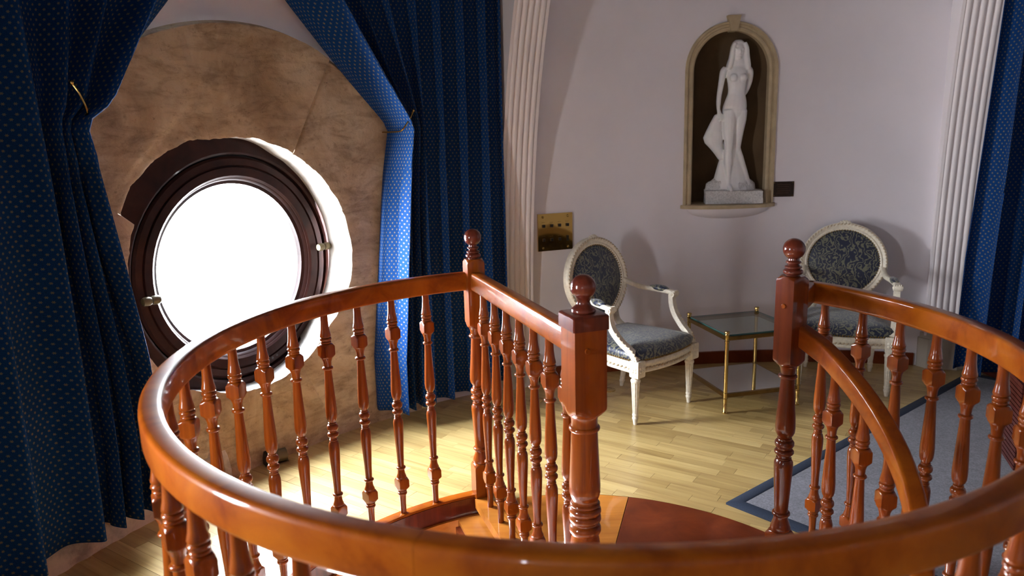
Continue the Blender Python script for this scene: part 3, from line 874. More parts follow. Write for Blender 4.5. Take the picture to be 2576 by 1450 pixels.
def holdback(label, p0, p1, th):
    root = empty('curtain_holdback', p1, 0, label, 'holdback', 'brass curtain holdbacks')
    p0 = Vector(p0); p1 = Vector(p1); inw = Vector((-Cc(R(th)), -S(R(th)), 0))
    pts = catmull([p0, lerp(p0, p1, .4) + inw*.012, p1 + inw*.004, p1 - inw*.05 + Vector((0,0,-.012)), p1 - inw*.22 + Vector((0,0,-.012))], 6)
    mb = MB(); mb.tube([q - p1 for q in pts], .0042, 8); mb.build('hook', MAT['brass'], root)
    mb = MB(); mb.sphere(p0 - p1, .0085, 12); mb.build('knob', MAT['brass'], root)
holdback('brass holdback hooking the left curtain', room(156.4, RR - .27, 1.838), room(155.7, RR - .27, 1.735), 156)
holdback('brass holdback hooking the curtain beside the rib', room(128.0, RR - .27, 1.755), room(129.2, RR - .27, 1.66), 129)

# ================================================================== NICHE AND STATUE
NF = wall_frame(TH_N, RR, 0)
NI = empty('statue_niche'); NI.matrix_world = NF; tag(NI, 'arched wall niche with beige moulded surround and keystone', 'niche')
mb = MB()
loop = niche_loop(NW, NZ0, NZS); loop = loop[12:]          # open bottom: jambs and arch
loop = [(u, z) for u, z in loop] + [(-NW, NZ0)]
sagz = lambda u, r: RR - math.sqrt(max(0, RR*RR - u*u))     # how far the curved wall lies behind its tangent... (positive = towards room)
def sweep_loop(mb, loop, sec):
    rs = []
    n = len(loop)
    for i, (u, z) in enumerate(loop):
        a = loop[max(i-1, 0)]; b = loop[min(i+1, n-1)]
        t = Vector((b[0] - a[0], b[1] - a[1])).normalized(); nrm = Vector((t.y, -t.x))
        rs.append([Vector((u + nrm.x*o_, -sagz(u, RR)*0 + y, z + nrm.y*o_)) for o_, y in sec])
    mb.rings(rs)
sec = [(-.006, .03), (-.006, -.012), (.004, -.022), (.014, -.022), (.018, -.016), (.030, -.016), (.036, -.030), (.048, -.030), (.052, -.020), (.052, .03)]
sweep_loop(mb, loop, sec); mb.build('surround', MAT['nichestone'], NI, 30)
mb = MB()
mb.add([(-.030, -.045, 2.275), (.030, -.045, 2.275), (.042, -.045, NZS + NW + .085), (-.042, -.045, NZS + NW + .085), (-.030, .03, 2.275), (.030, .03, 2.275), (.042, .03, NZS + NW + .085), (-.042, .03, NZS + NW + .085)], [(0,1,2,3), (7,6,5,4), (0,4,5,1), (1,5,6,2), (2,6,7,3), (3,7,4,0)])
for v_i in (0, 1, 4, 5): mb.v[v_i] = (mb.v[v_i][0]*.7, mb.v[v_i][1], NZS + NW - .012)
mb.build('keystone', MAT['nichestone'], NI, None)
# recess: half-round back with quarter-sphere head
mb = MB(); DEP = .27
def fn(a, b):
    an = PI*a; 
    if b < .55: return Vector((NW*Cc(an), DEP*S(an), lerp(NZ0, NZS, b/.55)))
    q = (b - .55)/.45*PI/2
    return Vector((NW*Cc(an)*Cc(q), DEP*S(an)*Cc(q), NZS + NW*S(q)))
def fn2(a, b):
    an = PI*a
    x, y = NW*Cc(an), DEP*S(an)
    if b < .5: return Vector((x, y, lerp(NZ0, NZS, b/.5)))
    q = (b - .5)/.5*PI/2
    return Vector((x*Cc(q), y*Cc(q)**.8 if q < PI/2 - .01 else 0, NZS + NW*S(q)))
mb.grid(fn2, 28, 24); mb.build('recess', MAT['nichebrown'], NI, 60)
mb = MB(); pts = []
n = 28
top = [Vector((.325*Cc(PI*k/n), -.135*S(PI*k/n), 0)) for k in range(n+1)] + [Vector((-.26, .28, 0)), Vector((.26, .28, 0))]
mb.rings([[p*1.0 + Vector((0, 0, NZ0 - .024)) for p in top], [p*1.0 + Vector((0, 0, NZ0 - .004)) for p in top], [Vector((p.x*.985, p.y*.96, NZ0)) for p in top]]); mb.build('sill', MAT['nichestone'], NI, 30)
mb = MB(); rs = []
for i in range(9):
    q = PI/2*i/8; k_ = Cc(q); rs.append([Vector((.285*k_**.8*Cc(PI*k/n) if i < 8 else 0.001*Cc(PI*k/n), -.115*k_*S(PI*k/n) + .001, NZ0 - .024 - .075*S(q))) for k in range(n+1)])
mb.rings(rs); mb.build('bowl', MAT['wall'], NI, 50)

STA = empty('statue'); STA.matrix_world = NF @ Matrix.Translation((.045, .02, NZ0 - .004)); tag(STA, 'white marble statue of a standing long-haired woman in the wall niche', 'statue')
# plinth and rock
def rough_box(mb, w, d, h, z0, seed, amp, nx=18, ny=14, nz=8):
    bm = bmesh.new(); bmesh.ops.create_cube(bm, size=1); bmesh.ops.subdivide_edges(bm, edges=bm.edges[:], cuts=9, use_grid_fill=True)
    for v in bm.verts:
        c = v.co; k = Vector((c.x*w, c.y*d, (c.z + .5)*h + z0))
        e = noise.noise_vector(k*38 + Vector((seed, 0, 0)))*amp + noise.noise_vector(k*12 + Vector((seed, 3, 0)))*amp*1.5
        v.co = k + e
    bm.verts.index_update()
    mb.add([v.co.copy() for v in bm.verts], [[v.index for v in f.verts] for f in bm.faces]); bm.free()
mb = MB(); rough_box(mb, .37, .17, .085, .003, 3, .004)
pm = Matrix.Rotation(R(-14), 4, 'Z'); mb.v = [tuple(pm @ Vector(p)) if True else p for p in mb.v]
mn = min(v[2] for v in mb.v); mb.v = [(x, y, z - mn + .0005) for x, y, z in mb.v]
mb.build('plinth', MAT['roughmarble'], STA, 50)
ZF = .088
def body():
    mb = MB()
    def loft(rows, seg=16):          # rows: (x,y,z,rx,ry)
        rs = [[Vector((x + rx*Cc(2*PI*k/seg), y + ry*S(2*PI*k/seg), z)) for k in range(seg)] for x, y, z, rx, ry in rows]
        mb.rings(rs)
    def limb(P, n=5, seg=12):
        pts = catmull([p[:3] for p in P], n); rad = []
        m_ = len(P) - 1
        for i in range(len(pts)):
            t = i/(len(pts)-1)*m_; k = min(int(t), m_ - 1); rad.append(lerp(P[k][3], P[k+1][3], t - k))
        mb.tube(pts, rad, seg)
    # torso
    loft([(-.006, .004, .445, .020, .018), (-.007, .002, .475, .048, .032), (-.008, .0, .500, .070, .042), (-.008, 0, .525, .079, .049), (-.006, .002, .555, .080, .052), (-.002, 0, .59, .072, .046), (.001, -.002, .635, .058, .038), (.002, -.002, .66, .057, .038), (.002, -.004, .70, .062, .042), (.001, -.004, .735, .068, .044), (.0, .0, .77, .072, .040), (.0, .004, .795, .070, .034), (.0, .006, .815, .045, .028), (.0, .006, .835, .026, .025), (.002, .004, .87, .022, .023)])
    # bust and buttocks
    for sx in (-.032, .032): mb.sphere((sx, -.036, .735), .026, 14, (1, .95, 1.05))
    for sx in (-.042, .030): mb.sphere((sx, .032, .53), .040, 14)
    # head
    mb.sphere((.004, -.004, .905), .050, 18, (.80, .95, 1.22)); mb.sphere((.003, -.020, .868), .026, 14, (1.0, .95, .95))
    mb.sphere((.003, -.052, .897), .0075, 10, (.7, 1, 1.7)); mb.sphere((.003, -.047, .876), .0085, 10, (1.3, .7, .6)); mb.sphere((.003, -.040, .861), .012, 10)
    for sx in (-.0155, .021): mb.sphere((sx, -.045, .915), .009, 10, (1.2, .6, .45))
    # hair: long, falling to the shoulders
    loft([(.006, .010, .845, .058, .036), (.006, .012, .80, .078, .038), (.006, .014, .785, .060, .030)])
    loft([(.006, .008, .975, .020, .022), (.006, .008, .962, .036, .040), (.006, .008, .935, .048, .050), (.006, .010, .90, .053, .050), (.006, .012, .86, .060, .044), (.006, .012, .82, .074, .040), (.006, .014, .790, .080, .034)])
    for sx, q in ((-1, 1), (1, 1)): limb([(.006 + sx*.030, -.025, .955, .014), (.006 + sx*.044, -.028, .92, .016), (.006 + sx*.050, -.026, .87, .017), (.006 + sx*.060, -.022, .82, .018), (.006 + sx*.066, -.014, .79, .015)])
    # arm on the picture's left, straight down to the bag
    limb([(-.070, .004, .797, .024), (-.088, .004, .775, .024), (-.098, .004, .72, .020), (-.108, .002, .66, .018), (-.114, -.002, .625, .0165), (-.118, -.006, .58, .0155), (-.119, -.010, .545, .0125), (-.116, -.012, .525, .012)])
    limb([(-.117, -.012, .53, .013), (-.112, -.016, .505, .0145), (-.106, -.018, .485, .010)])
    for q in range(4): limb([(-.118 + .008*q, -.022, .505, .0052), (-.115 + .008*q, -.028, .488, .005), (-.110 + .008*q, -.026, .472 - .003*(q == 1), .0046), (-.107 + .007*q, -.018, .462, .004)], 4, 8)
    limb([(-.106, -.018, .515, .0055), (-.099, -.026, .500, .0052), (-.098, -.030, .486, .0045)], 4, 8)
    # other arm, bent behind the back
    limb([(.068, .004, .797, .024), (.088, .006, .775, .024), (.092, .016, .72, .020), (.080, .032, .665, .018), (.066, .045, .635, .0165), (.030, .056, .60, .015), (-.005, .056, .585, .013)])
    # legs
    limb([(-.045, -.004, .53, .046), (-.046, -.010, .47, .045), (-.047, -.016, .40, .039), (-.047, -.022, .33, .032), (-.047, -.024, .29, .0285), (-.047, -.020, .25, .0275), (-.044, -.014, .19, .0270), (-.042, -.014, .13, .0205), (-.040, -.016, .08, .0155), (-.039, -.018, .045, .0165)])
    limb([(-.039, -.012, .05, .017), (-.037, -.030, .028, .017), (-.036, -.055, .015, .015), (-.035, -.075, .008, .011)])
    limb([(.034, .002, .53, .044), (.032, .004, .47, .043), (.026, .010, .40, .037), (.022, .016, .33, .031), (.020, .018, .29, .0275), (.018, .026, .25, .027), (.016, .032, .19, .026), (.016, .034, .12, .020), (.018, .030, .06, .016)])
    # drapery: falls behind the legs to the rock
    loft([(-.02, .030, .33, .045, .030), (-.015, .030, .25, .062, .036), (-.015, .030, .18, .085, .044), (-.012, .028, .10, .110, .052), (-.010, .026, .03, .130, .058), (-.01, .026, -.02, .135, .060)])
    limb([(.022, .02, .32, .014), (.045, .02, .22, .026), (.080, .02, .11, .026), (.098, .016, .03, .030)])
    # the bundle held in the hand
    loft([(-.118, .004, .505, .020, .016), (-.126, .008, .46, .036, .026), (-.135, .012, .40, .056, .034), (-.142, .016, .355, .068, .038), (-.135, .018, .32, .062, .036), (-.115, .020, .285, .046, .032), (-.09, .022, .25, .040, .03), (-.06, .024, .21, .04, .03)])
    return mb
me = body().mesh('figure', MAT['marble'], None)
tmp = bpy.data.objects.new('tmp', me); COL.objects.link(tmp)
rm = tmp.modifiers.new('r', 'REMESH'); rm.mode = 'VOXEL'; rm.voxel_size = .0042
sm_ = tmp.modifiers.new('s', 'SMOOTH'); sm_.factor = .5; sm_.iterations = 7
dg = bpy.context.evaluated_depsgraph_get(); me2 = bpy.data.meshes.new_from_object(tmp.evaluated_get(dg)); bpy.data.objects.remove(tmp)
me2.materials.clear(); me2.materials.append(MAT['marble']); me2.shade_smooth(); me2.name = 'figure'
o = obj('figure', me2, STA); o.location = (0, 0, ZF)
mb = MB(); rs = []
for i in range(9):
    t = i/8; rs.append([])
    for k in range(30):
        a = 2*PI*k/30; rr = lerp(1, .45, t**1.8); x, y = .178*rr*Cc(a) - .012, .058*rr*S(a) + .030; z = .076 + .120*t**.75
        e = noise.noise_vector(Vector((x, y, z))*22)*.012 + noise.noise_vector(Vector((x, y, z))*60)*.004
        rs[-1].append(Vector((x, y, z)) + e)
mb.rings(rs); mb.build('rock', MAT['roughmarble'], STA, 60)

# plaque beside the niche
pl = empty('wall_plaque'); pl.matrix_world = wall_frame(86.5, RR, 1.207); tag(pl, 'small dark bronze plaque on the wall beside the niche', 'plaque')
mb = MB(); mb.rings([[Vector((x, y, z)) for x, z in ((-.069, -.051), (.069, -.051), (.069, .051), (-.069, .051))] for y in (.004, -.006)]); 
pm_ = plain('dark_bronze', (.025, .014, .009), .35, .6, .3, 40)
mb.build('plate', pm_, pl, None)
mb = MB()
for r_ in range(5): mb.box(-.045 + .006*(r_ % 2), .045 - .009*(r_ % 3), -.0068, -.0055, .030 - .014*r_ - .0022, .030 - .014*r_ + .0022)
mb.build('engraved_lines', plain('bronze_lines', (.07, .038, .02), .4, .6), pl, None)
for x in (-.061, .061):
    for z in (-.043, .043):
        mb = MB(); mb.sphere((x, -.006, z), .0035, 8, (1, .6, 1)); mb.build('screw', MAT['brass_dark'], pl)
# brass switch plate
bp = empty('switch_plate'); bp.matrix_world = wall_frame(111.1, RR - .012, .993); tag(bp, 'polished brass switch plate with two rows of black switches', 'switch plate')
mb = MB(); mb.rings([[Vector((x, y, z)) for x, z in ((-.122, -.12), (.122, -.12), (.122, .12), (-.122, .12))] for y in (.012, -.003)])
mb.build('plate', plain('polished_brass', (.55, .34, .10), .12, 1.0, .06, 3), bp, None)
for r_, z in enumerate((.042, -.048)):
    for c in range(4):
        x = -.083 + .056*c
        mb = MB()
        if r_ == 1 and c == 3: mb.box(x - .006, x + .006, -.011, -.003, z - .014, z + .020)
        else: mb.box(x - .0085, x + .0085, -.012, -.003, z - .009, z + .009)
        mb.build('switch', MAT['black'], bp, None)
        mb = MB(); 
        for q in range(4): mb.box(x - .012 + .006*q, x - .009 + .006*q, -.0036, -.0028, z + .021, z + .0235 + .0015*((q + c) % 2))
        mb.build('engraving', MAT['brass_dark'], bp, None)
for x in (-.088, .088):
    for z in (-.1, .1):
        mb = MB(); mb.sphere((x, -.004, z), .008, 12, (1, .5, 1)); mb.build('screw', MAT['brass'], bp)

# ================================================================== ARMCHAIRS
def make_chair(label):
    ch = empty('armchair', (0,0,0), 0, label, 'armchair', 'oval-backed armchairs')
    # outline of the seat
    out = []
    for i in range(13): t = i/12; x = lerp(-.27, .27, t); out.append((x, .235 + .045*(1 - (x/.27)**2)))
    for i in range(1, 9): t = i/8; out.append((lerp(.27, .215, t) + .012*S(PI*t), lerp(.235, -.235, t)))
    for i in range(1, 7): t = i/6; x = lerp(.215, -.215, t); out.append((x, -.235 - .02*(1 - (x/.215)**2)))
    for i in range(1, 8): t = i/8; out.append((lerp(-.215, -.27, t) - .012*S(PI*t), lerp(-.235, .235, t)))
    def ringz(k, z): return [Vector((x*k, y*k, z)) for x, y in out]
    mb = MB(); mb.rings([ringz(.955, .300), ringz(1.0, .302), ringz(1.012, .310), ringz(1.0, .318), ringz(.985, .326), ringz(1.0, .334), ringz(1.018, .345), ringz(1.018, .356), ringz(.99, .366)]); sr = mb.build('seat_rail', MAT['cream'], ch, 40)
    mb = MB()
    for i in range(len(out)):                                   # carved leaf band
        a = Vector((*out[i], 0)); b = Vector((*out[(i+1) % len(out)], 0))
        for q in (.25, .75):
            c = lerp(a, b, q); d = (b - a).normalized(); m_ = Matrix.Translation((c.x*1.004, c.y*1.004, .326)) @ Matrix.Rotation(math.atan2(d.y, d.x), 4, 'Z') @ Matrix.Rotation(R(30), 4, 'Y')
            mb.sphere((0, 0, 0), .011, 6, (1.1, .5, .55), m_)
    x = mb.build('carved_band', MAT['cream_worn'], sr, 60); x['kind'] = 'stuff'
    mb = MB(); mb.rings([ringz(.975, .362), ringz(1.0, .372), ringz(1.012, .388), ringz(1.0, .408), ringz(.95, .425), ringz(.82, .440), ringz(.6, .450), ringz(.3, .455), ringz(.02, .456)]); cu = mb.build('seat_cushion', MAT['brocade'], ch, 80)
    mb = MB()
    L = 0; pts = [Vector((x*1.006, y*1.006, .3745)) for x, y in out]; per = []
    for i in range(len(pts)):
        a, b = pts[i], pts[(i+1) % len(pts)]; m_ = max(1, round((b - a).length/.0145))
        for q in range(m_): mb.sphere(lerp(a, b, q/m_), .0056, 6)
    x = mb.build('nail_trim', MAT['brass_dark'], cu, 60); x['kind'] = 'stuff'
    # legs
    def leg_mesh(h, r1, r0, blockz):
        lb = MB(); seg = 32; rs = []
        prof = [(0, .0105), (.012, .0125), (.022, .0135), (.030, .0155), (.034, .0175), (.042, .0178), (.046, .0150), (.050, .0150), (.054, .0175), (.060, .0178), (.066, .0155)]
        prof += [(lerp(.068, h - .036, t/8), lerp(r0, r1, t/8)) for t in range(9)] + [(h - .034, r1*1.12), (h - .026, r1*1.16), (h - .020, r1*1.05), (h - .016, r1*.86), (h - .008, r1*.88), (h - .003, r1*1.15), (h, r1*1.2)]
        for z, r in prof:
            fl = .0
            if .066 < z < h - .035: fl = .20
            rs.append([Vector(((r*(1 - fl*max(0, Cc(8*2*PI*k/seg))))*Cc(2*PI*k/seg), (r*(1 - fl*max(0, Cc(8*2*PI*k/seg))))*S(2*PI*k/seg), z)) for k in range(seg)])
        lb.rings(rs); return lb
    for x, y, fr in ((-.25, .225, 1), (.25, .225, 1), (-.20, -.215, 0), (.20, -.215, 0)):
        h = .285
        l_ = leg_mesh(h, .0245, .0155, .07)
        if not fr: l_.v = [(a, b - (h - c)*.16, c) for a, b, c in l_.v]
        lo = l_.build('leg', MAT['cream'], ch, 40); lo.location = (x, y, 0)
        mb = MB(); hb = .031; yy = y + (.012 if fr else 0)
        mb.rings([[Vector((s1*hb*k, s2*hb*k, z)) for s1, s2 in ((-1,-1), (1,-1), (1,1), (-1,1))] for z, k in ((.282, .9), (.288, 1), (.370, 1), (.376, .92))])
        if fr:
            for nx, ny in ((0, 1), (math.copysign(1, x), 0)):
                for q in range(4):
                    a = q*PI/2 + PI/4; c = Vector((nx*(hb + .001), ny*(hb + .001), .329)) + (Vector((ny, nx, 0))*Cc(a) + Vector((0,0,1))*S(a))*.013
                    mb.sphere(c, .011, 8, (.35 if nx else 1, .35 if ny else 1, 1))
                mb.sphere((nx*(hb + .002), ny*(hb + .002), .329), .006, 8)
        bo = mb.build('leg_block', MAT['cream'], lo, 40); bo.location = (0, .012 if fr else 0, 0)
    # back, tilted
    BT = Matrix.Translation((0, -.245, .43)) @ Matrix.Rotation(R(9), 4, 'X')
    RX, RZ, ZC = .243, .240, .300
    def oval(a, k=1.0):
        x = S(a)*RX; z = Cc(a)*RZ
        if z < 0: x *= 1 - .16*(-z/RZ)**1.5
        return Vector((x*k, 0, ZC + z*k))
    N = 96
    mb = MB(); rs = []
    for i in range(N + 1):
        a = 2*PI*i/N; p = oval(a); t = (oval(a + .01) - oval(a - .01)).normalized(); nr = Vector((t.z, 0, -t.x))
        if nr.dot(p - Vector((0, 0, ZC))) < 0: nr = -nr
        sec = [(-.024, .0), (-.024, .012), (-.014, .018), (-.006, .014), (.002, .020), (.013, .024), (.022, .018), (.025, .006), (.025, -.018), (-.020, -.018)]
        rs.append([BT @ (p + nr*s1 + Vector((0, s2, 0))) for s1, s2 in sec])
    mb.rings(rs, cap=False); bf = mb.build('back_frame', MAT['cream'], ch, 45)
    mb = MB()
    for i in range(74):                                         # twisted ribbon carving
        a = 2*PI*i/74; p = oval(a); t = (oval(a + .01) - oval(a - .01)).normalized(); nr = Vector((t.z, 0, -t.x))
        if nr.dot(p - Vector((0, 0, ZC))) < 0: nr = -nr
        c = p + nr*.014 + Vector((0, .023, 0)); m_ = BT @ Matrix.Translation(c) @ Matrix.Rotation(-math.atan2(t.z, t.x), 4, 'Y') @ Matrix.Rotation(R(35), 4, 'Y')
        mb.sphere((0, 0, 0), .0085, 6, (1.3, .55, .6), m_)
    x = mb.build('ribbon_carving', MAT['cream_worn'], bf, 60); x['kind'] = 'stuff'
    mb = MB()
    for dx, dz, r in ((0, .018, .014), (-.018, .012, .013), (.018, .012, .013), (-.034, .006, .011), (.034, .006, .011), (-.048, -.001, .009), (.048, -.001, .009), (-.009, .026, .010), (.009, .026, .010), (0, .004, .012), (-.062, -.006, .007), (.062, -.006, .007), (-.026, .022, .007), (.026, .022, .007)):
        mb.sphere((0, 0, 0), r, 8, (1, .8, .85), BT @ Matrix.Translation((dx, .012, ZC + RZ + .022 + dz*.8 - .010)))
    mb.build('crest', MAT['cream'], bf, 60)
    for sg in (1, -1):
        mb = MB(); rs = []
        for i in range(9):
            k = .90*(1 - i/8) + .004; q = 1 - (1 - i/8)**2.2
            rs.append([BT @ (oval(2*PI*j/48, k) + Vector((0, sg*(.004 + .020*q), 0))) for j in range(48)])
        mb.rings(rs, cap=False); pd = mb.build('back_pad', MAT['brocade'], ch, 80)
        if sg == 1:
            mb = MB()
            for i in range(84): mb.sphere((0, 0, 0), .0048, 6, (1, 1, 1), BT @ Matrix.Translation(oval(2*PI*i/84, .895) + Vector((0, .012, 0))))
            x = mb.build('nail_trim', MAT['brass_dark'], pd, 60); x['kind'] = 'stuff'
    for sx in (-1, 1):
        mb = MB(); a = BT @ oval(PI - sx*R(38)); pts = catmull([(sx*.20, -.215, .35), (sx*.192, -.232, .40), (sx*.165, a.y - .004, .45), tuple(a)], 5)
        mb.tube(pts, [.021]*len(pts), 10); mb.build('back_post', MAT['cream'], ch, 60)
        # arm
        s0 = BT @ oval(sx*R(97)); pts = catmull([tuple(s0), (sx*.245, -.16, .668), (sx*.272, -.06, .660), (sx*.285, .03, .655), (sx*.288, .075, .650)], 7)
        rs = []; up_ = Vector((0, 0, 1)); mb = MB()
        for i, p in enumerate(pts):
            t = (pts[min(i+1, len(pts)-1)] - pts[max(i-1, 0)]).normalized(); sd_ = t.cross(up_).normalized(); u2 = sd_.cross(t); w = lerp(.028, .040, i/(len(pts)-1))
            rs.append([p + sd_*q1 + u2*q2 for q1, q2 in rrect(w, .028, .008, 2)])
        mb.rings(rs); ar = mb.build('arm', MAT['cream'], ch, 45)
        mb = MB(); c = Vector((sx*.288, .078, .643)); 
        rs = []
        for k in range(5):
            x_ = lerp(-.026, .026, k/4); e = .021 - (.004 if k in (0, 4) else 0); rs.append([c + Vector((x_, e*Cc(2*PI*q/18), e*S(2*PI*q/18))) for q in range(18)])
        mb.rings(rs)
        for s_ in (-1, 1): mb.sphere(c + Vector((s_*.026, 0, 0)), .009, 10, (.5, 1, 1))
        for q in range(4): mb.sphere(c + Vector((-.018 + .012*q, .008, .017)), .009, 8, (.7, 1.4, .7))
        mb.build('arm_scroll', MAT['cream'], ar, 60)
        pp = pts[12:23]; mb = MB(); rs = []
        for i, p in enumerate(pp):
            e = math.sin(PI*min(max(i/(len(pp)-1), .04), .96))**.5; t = (pp[min(i+1, len(pp)-1)] - pp[max(i-1, 0)]).normalized(); sd_ = t.cross(up_).normalized()
            rs.append([p + Vector((0, 0, .010)) + sd_*(.024*e)*Cc(PI*2*q/12) + up_*(.022*e*S(2*PI*q/12)) for q in range(12)])
        mb.rings(rs); mb.build('arm_pad', MAT['brocade'], ar, 70)
        pts = catmull([(sx*.286, .062, .640), (sx*.286, .066, .585), (sx*.284, .090, .525), (sx*.276, .145, .465), (sx*.264, .205, .420), (sx*.256, .235, .372)], 6)
        mb = MB(); rs = []
        for i, p in enumerate(pts):
            t = (pts[min(i+1, len(pts)-1)] - pts[max(i-1, 0)]).normalized(); sd_ = Vector((1, 0, 0)); sd_ = (sd_ - t*sd_.dot(t)).normalized(); u2 = sd_.cross(t)
            sec = [(-.017, -.018), (.017, -.018), (.017, .014), (.010, .018), (.006, .012), (-.006, .012), (-.010, .018), (-.017, .014)]
            sec = [(a, -b) for a, b in sec]
            rs.append([p + sd_*a + u2*b for a, b in sec])
        mb.rings(rs); mb.build('arm_support', MAT['cream'], ch, 40)
        mb = MB()
        for i in range(14, len(pts) - 2, 2):
            mb.sphere(pts[i] + Vector((sx*.012, .012, .008)), .011, 6, (.6, 1.2, .8))
        mb.build('leaf_carving', MAT['cream_worn'], ar, 60)
    return ch
c1 = make_chair('cream armchair facing right, seat lit blue by the window')
f1 = Vector((Cc(R(-49)), S(R(-49)), 0)); s1_ = Vector((-f1.y, f1.x, 0))        # facing, and the side towards the table
p1 = Vector((.680, 3.940, 0)) + s1_*.25 - f1*.237
c1.location = p1; c1.rotation_euler = (0, 0, R(-49) - PI/2)
c2 = copy_tree(c1); c2['label'] = 'cream armchair facing the viewer behind the curved railing'
f2 = Vector((-.35, -.937, 0)); s2_ = Vector((f2.y, -f2.x, 0))
c2.location = Vector((2.245, 4.272, 0)) + s2_*.25 - f2*.237; c2.rotation_euler = (0, 0, math.atan2(f2.y, f2.x) - PI/2)

# ================================================================== BRASS AND GLASS TABLE
T0 = Vector((1.213, 4.081, 0)); tx = Vector((.974, .226, 0)).normalized()
TB = empty('side_table', T0, math.atan2(tx.y, tx.x), 'square brass side table with glass top and mirrored lower shelf', 'side table')
TS = .47
for ix in (0, 1):
    for iy in (0, 1):
        mb = MB(); pr = [(0, .014), (.006, .0155), (.010, .0135), (.012, .0115), (.085, .0115)] + beads((.090, .0145, .003, .0115)) + [(.096, .0115), (.118, .0115)] + beads((.123, .0145, .003, .0115)) + [(.13, .0115), (.425, .0115)] + beads((.430, .0145, .003, .0115)) + [(.437, .0115), (.462, .0115), (.464, .0135), (.474, .0135), (.476, .0115), (.479, .0115), (.481, .0150), (.489, .0150), (.492, .012)]
        mb.lathe(pr, 18); o = mb.build('leg', MAT['brass'], TB, 45); o.location = (ix*TS, iy*TS, 0)
def frame_bars(z, h):
    for a, b in (((0, 0), (1, 0)), ((1, 0), (1, 1)), ((1, 1), (0, 1)), ((0, 1), (0, 0))):
        mb = MB(); p = Vector((a[0]*TS, a[1]*TS, z)); q = Vector((b[0]*TS, b[1]*TS, z)); d = (q - p).normalized(); s_ = Vector((-d.y, d.x, 0)); w = .008
        sec = [(-w, -h/2)]
        for k in range(4): z_ = -h/2 + h*k/4; sec += [(w, z_ + .0008), (w + .0016, z_ + h/8), (w, z_ + h/4 - .0008)]
        sec += [(-w, h/2)]
        sec = [(-a_, b_) for a_, b_ in sec]
        mb.sweep([p, q], sec, [s_, s_]); mb.build('frame_bar', MAT['brass_dark'], TB, 30)
frame_bars(.448, .024); frame_bars(.107, .024)
mb = MB(); mb.box(.006, TS - .006, .006, TS - .006, .4605, .4685); mb.build('glass_top', MAT['tableglass'], TB, None)
for a, b, c, d in ((.006, TS - .006, .002, .006), (.006, TS - .006, TS - .006, TS - .002), (.002, .006, .006, TS - .006), (TS - .006, TS - .002, .006, TS - .006)):
    mb = MB(); mb.box(a, b, c, d, .4605, .4685); mb.build('glass_edge', MAT['edgeglass'], TB, None)
mb = MB(); mb.box(.006, TS - .006, .006, TS - .006, .114, .120); mb.build('mirror_shelf', MAT['mirror'], TB, None)

# ================================================================== RUG
C0 = Vector((.913, 3.009, 0)); d1 = Vector((Cc(R(38.6)), S(R(38.6)), 0)); d2 = Vector((S(R(41.5)), -Cc(R(41.5)), 0))
def rug_poly(inset):
    L1, L2 = 2.62, 2.6
    return [C0 + d1*a + d2*b for a, b in ((inset, inset), (inset, L2 - inset), (L1 - inset, L2 - inset), (L1 - inset, inset))]
def slab(mb, loop, z0, z1):
    n = len(loop); o = mb.add([(p.x, p.y, z0) for p in loop] + [(p.x, p.y, z1) for p in loop], [])
    mb.f.append(tuple(o + i for i in reversed(range(n)))); mb.f.append(tuple(o + n + i for i in range(n)))
    for i in range(n): mb.f.append((o + i, o + (i+1) % n, o + n + (i+1) % n, o + n + i))
RUG = empty('rug', C0, 0, 'grey carpet with navy bound edge lying beside the stair well', 'rug')
rm_ = Matrix.Translation(-C0)
lo = rug_poly(.0); li = rug_poly(.058)
mb = MB(); slab(mb, [rm_ @ p for p in li], .001, .013)
bmx = mb.mesh('pile', MAT['carpet'], None); bm = bmesh.new(); bm.from_mesh(bmx); bmesh.ops.triangulate(bm, faces=[f for f in bm.faces if len(f.verts) > 4]); bm.to_mesh(bmx); bm.free(); obj('pile', bmx, RUG)
n = len(lo)
mb = MB()
rs = []
for i in range(n):
    a, b = rm_ @ lo[i], rm_ @ li[i]
    rs.append([Vector((a.x, a.y, .0005)), Vector((a.x, a.y, .010)), lerp(a, b, .15) + Vector((0,0,.015)), lerp(a, b, .85) + Vector((0,0,.0165)), Vector((b.x, b.y, .0135)), Vector((b.x, b.y, .0005))])
rs.append(rs[0]); mb.rings(rs, cap=False); mb.build('binding', MAT['navy'], RUG, 40)

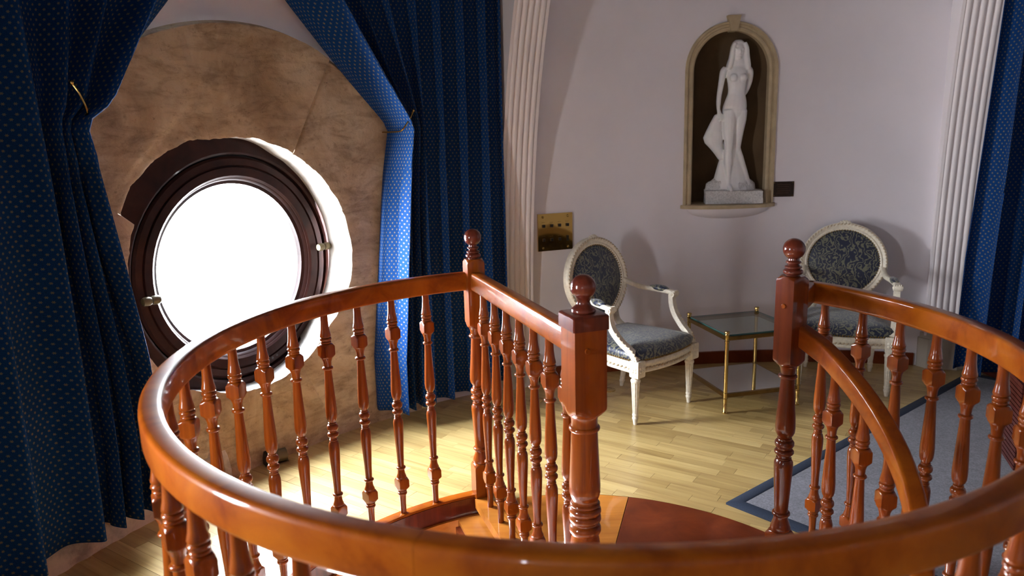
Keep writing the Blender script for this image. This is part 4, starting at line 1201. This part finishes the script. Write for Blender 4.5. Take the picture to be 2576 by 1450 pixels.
# ================================================================== DARK FURNITURE AT THE RIGHT EDGE
PL = empty('low_platform', (3.03, 4.68, .017), R(-84), 'low dark wooden platform edge beside the far right curtain', 'platform')
for i, (z0, z1, g) in enumerate(((0, .012, .0), (.012, .024, .004), (.024, .036, .0), (.036, .048, .004), (.048, .066, -.006))):
    mb = MB(); mb.rings([[Vector((x, y, z)) for x, y in ((.02 - g, -g), (.9, -g), (.9, .42), (.10 - g, .20), (-.01 - g, .06))] for z in (z0, z1)]); mb.build('moulding' if i < 4 else 'top_board', MAT['chest'], PL, 30)
CH = empty('ribbed_chest', (2.318, 3.215, .016), R(-20), 'dark ribbed wooden chest cut off by the right picture edge', 'chest')
mb = MB(); mb.box(0.004, .55, .004, .42, .0, .405); mb.build('body', MAT['chest'], CH, None)
sl = MB(); sl.box(0, .55, -.008, .004, 0, .017); sme = sl.mesh('slat', MAT['chest'], None)
for k in range(18): o = obj('slat', sme, CH); o.location = (0, 0, .004 + k*.0222)
sl = MB(); sl.box(-.008, .004, 0, .42, 0, .017); sme = sl.mesh('slat', MAT['chest'], None)
for k in range(18): o = obj('slat', sme, CH); o.location = (0, 0, .004 + k*.0222)
mb = MB(); mb.rings([[Vector((x, y, z)) for x, y in ((-.012, -.012), (.56, -.012), (.56, .43), (-.012, .43))] for z in (.405, .422, .425)]); mb.build('lid', MAT['chest'], CH, None)

# ================================================================== SMALL THINGS ON THE FLOOR
for x, y, lb in ((3.02, 4.86, 'brass floor socket beside the rib plinth on the right'), (.13, 4.375, 'brass floor socket beside the rib plinth near the curtain'), (.60, 4.53, 'brass floor socket under the left armchair')):
    r_ = empty('floor_socket', (x, y, 0), 0, lb, 'floor socket', 'brass floor sockets')
    mb = MB(); mb.lathe([(.0006, .043), (.004, .042), (.006, .036), (.005, .030), (.007, .022), (.0075, .012), (.006, .001)], 24); mb.build('plate', MAT['brass'], r_, 40)
    mb = MB(); mb.lathe([(.006, .010), (.009, .009), (.0095, .002)], 14); mb.build('cap', MAT['brass_dark'], r_, 40)
SP = empty('floor_spotlight', (-1.235, 3.565, 0), R(35), 'small black and brass spotlight on the floor against the stone', 'spotlight')
mb = MB()
rs = []
for x_, k in ((-.055, .7), (-.048, .95), (-.02, 1), (.0, 1)):
    rs.append([Vector((x_, y*k, .004 + max(z, 0)*k)) for y, z in ((-.036, 0), (.036, 0), (.036, .05), (.026, .068), (-.026, .068), (-.036, .05))])
mb.rings(rs); mb.build('housing', MAT['black'], SP, 30)
mb = MB(); rs = []
for x_, r_ in ((-.004, .030), (.05, .033), (.056, .034), (.058, .030)):
    rs.append([Vector((x_, r_*Cc(2*PI*k/20), .037 + r_*S(2*PI*k/20))) for k in range(20)])
mb.rings(rs); mb.build('barrel', MAT['hinge'], SP, 40)
mb = MB(); mb.box(-.02, .062, -.030, .030, 0, .006); mb.build('foot', MAT['hinge'], SP, None)
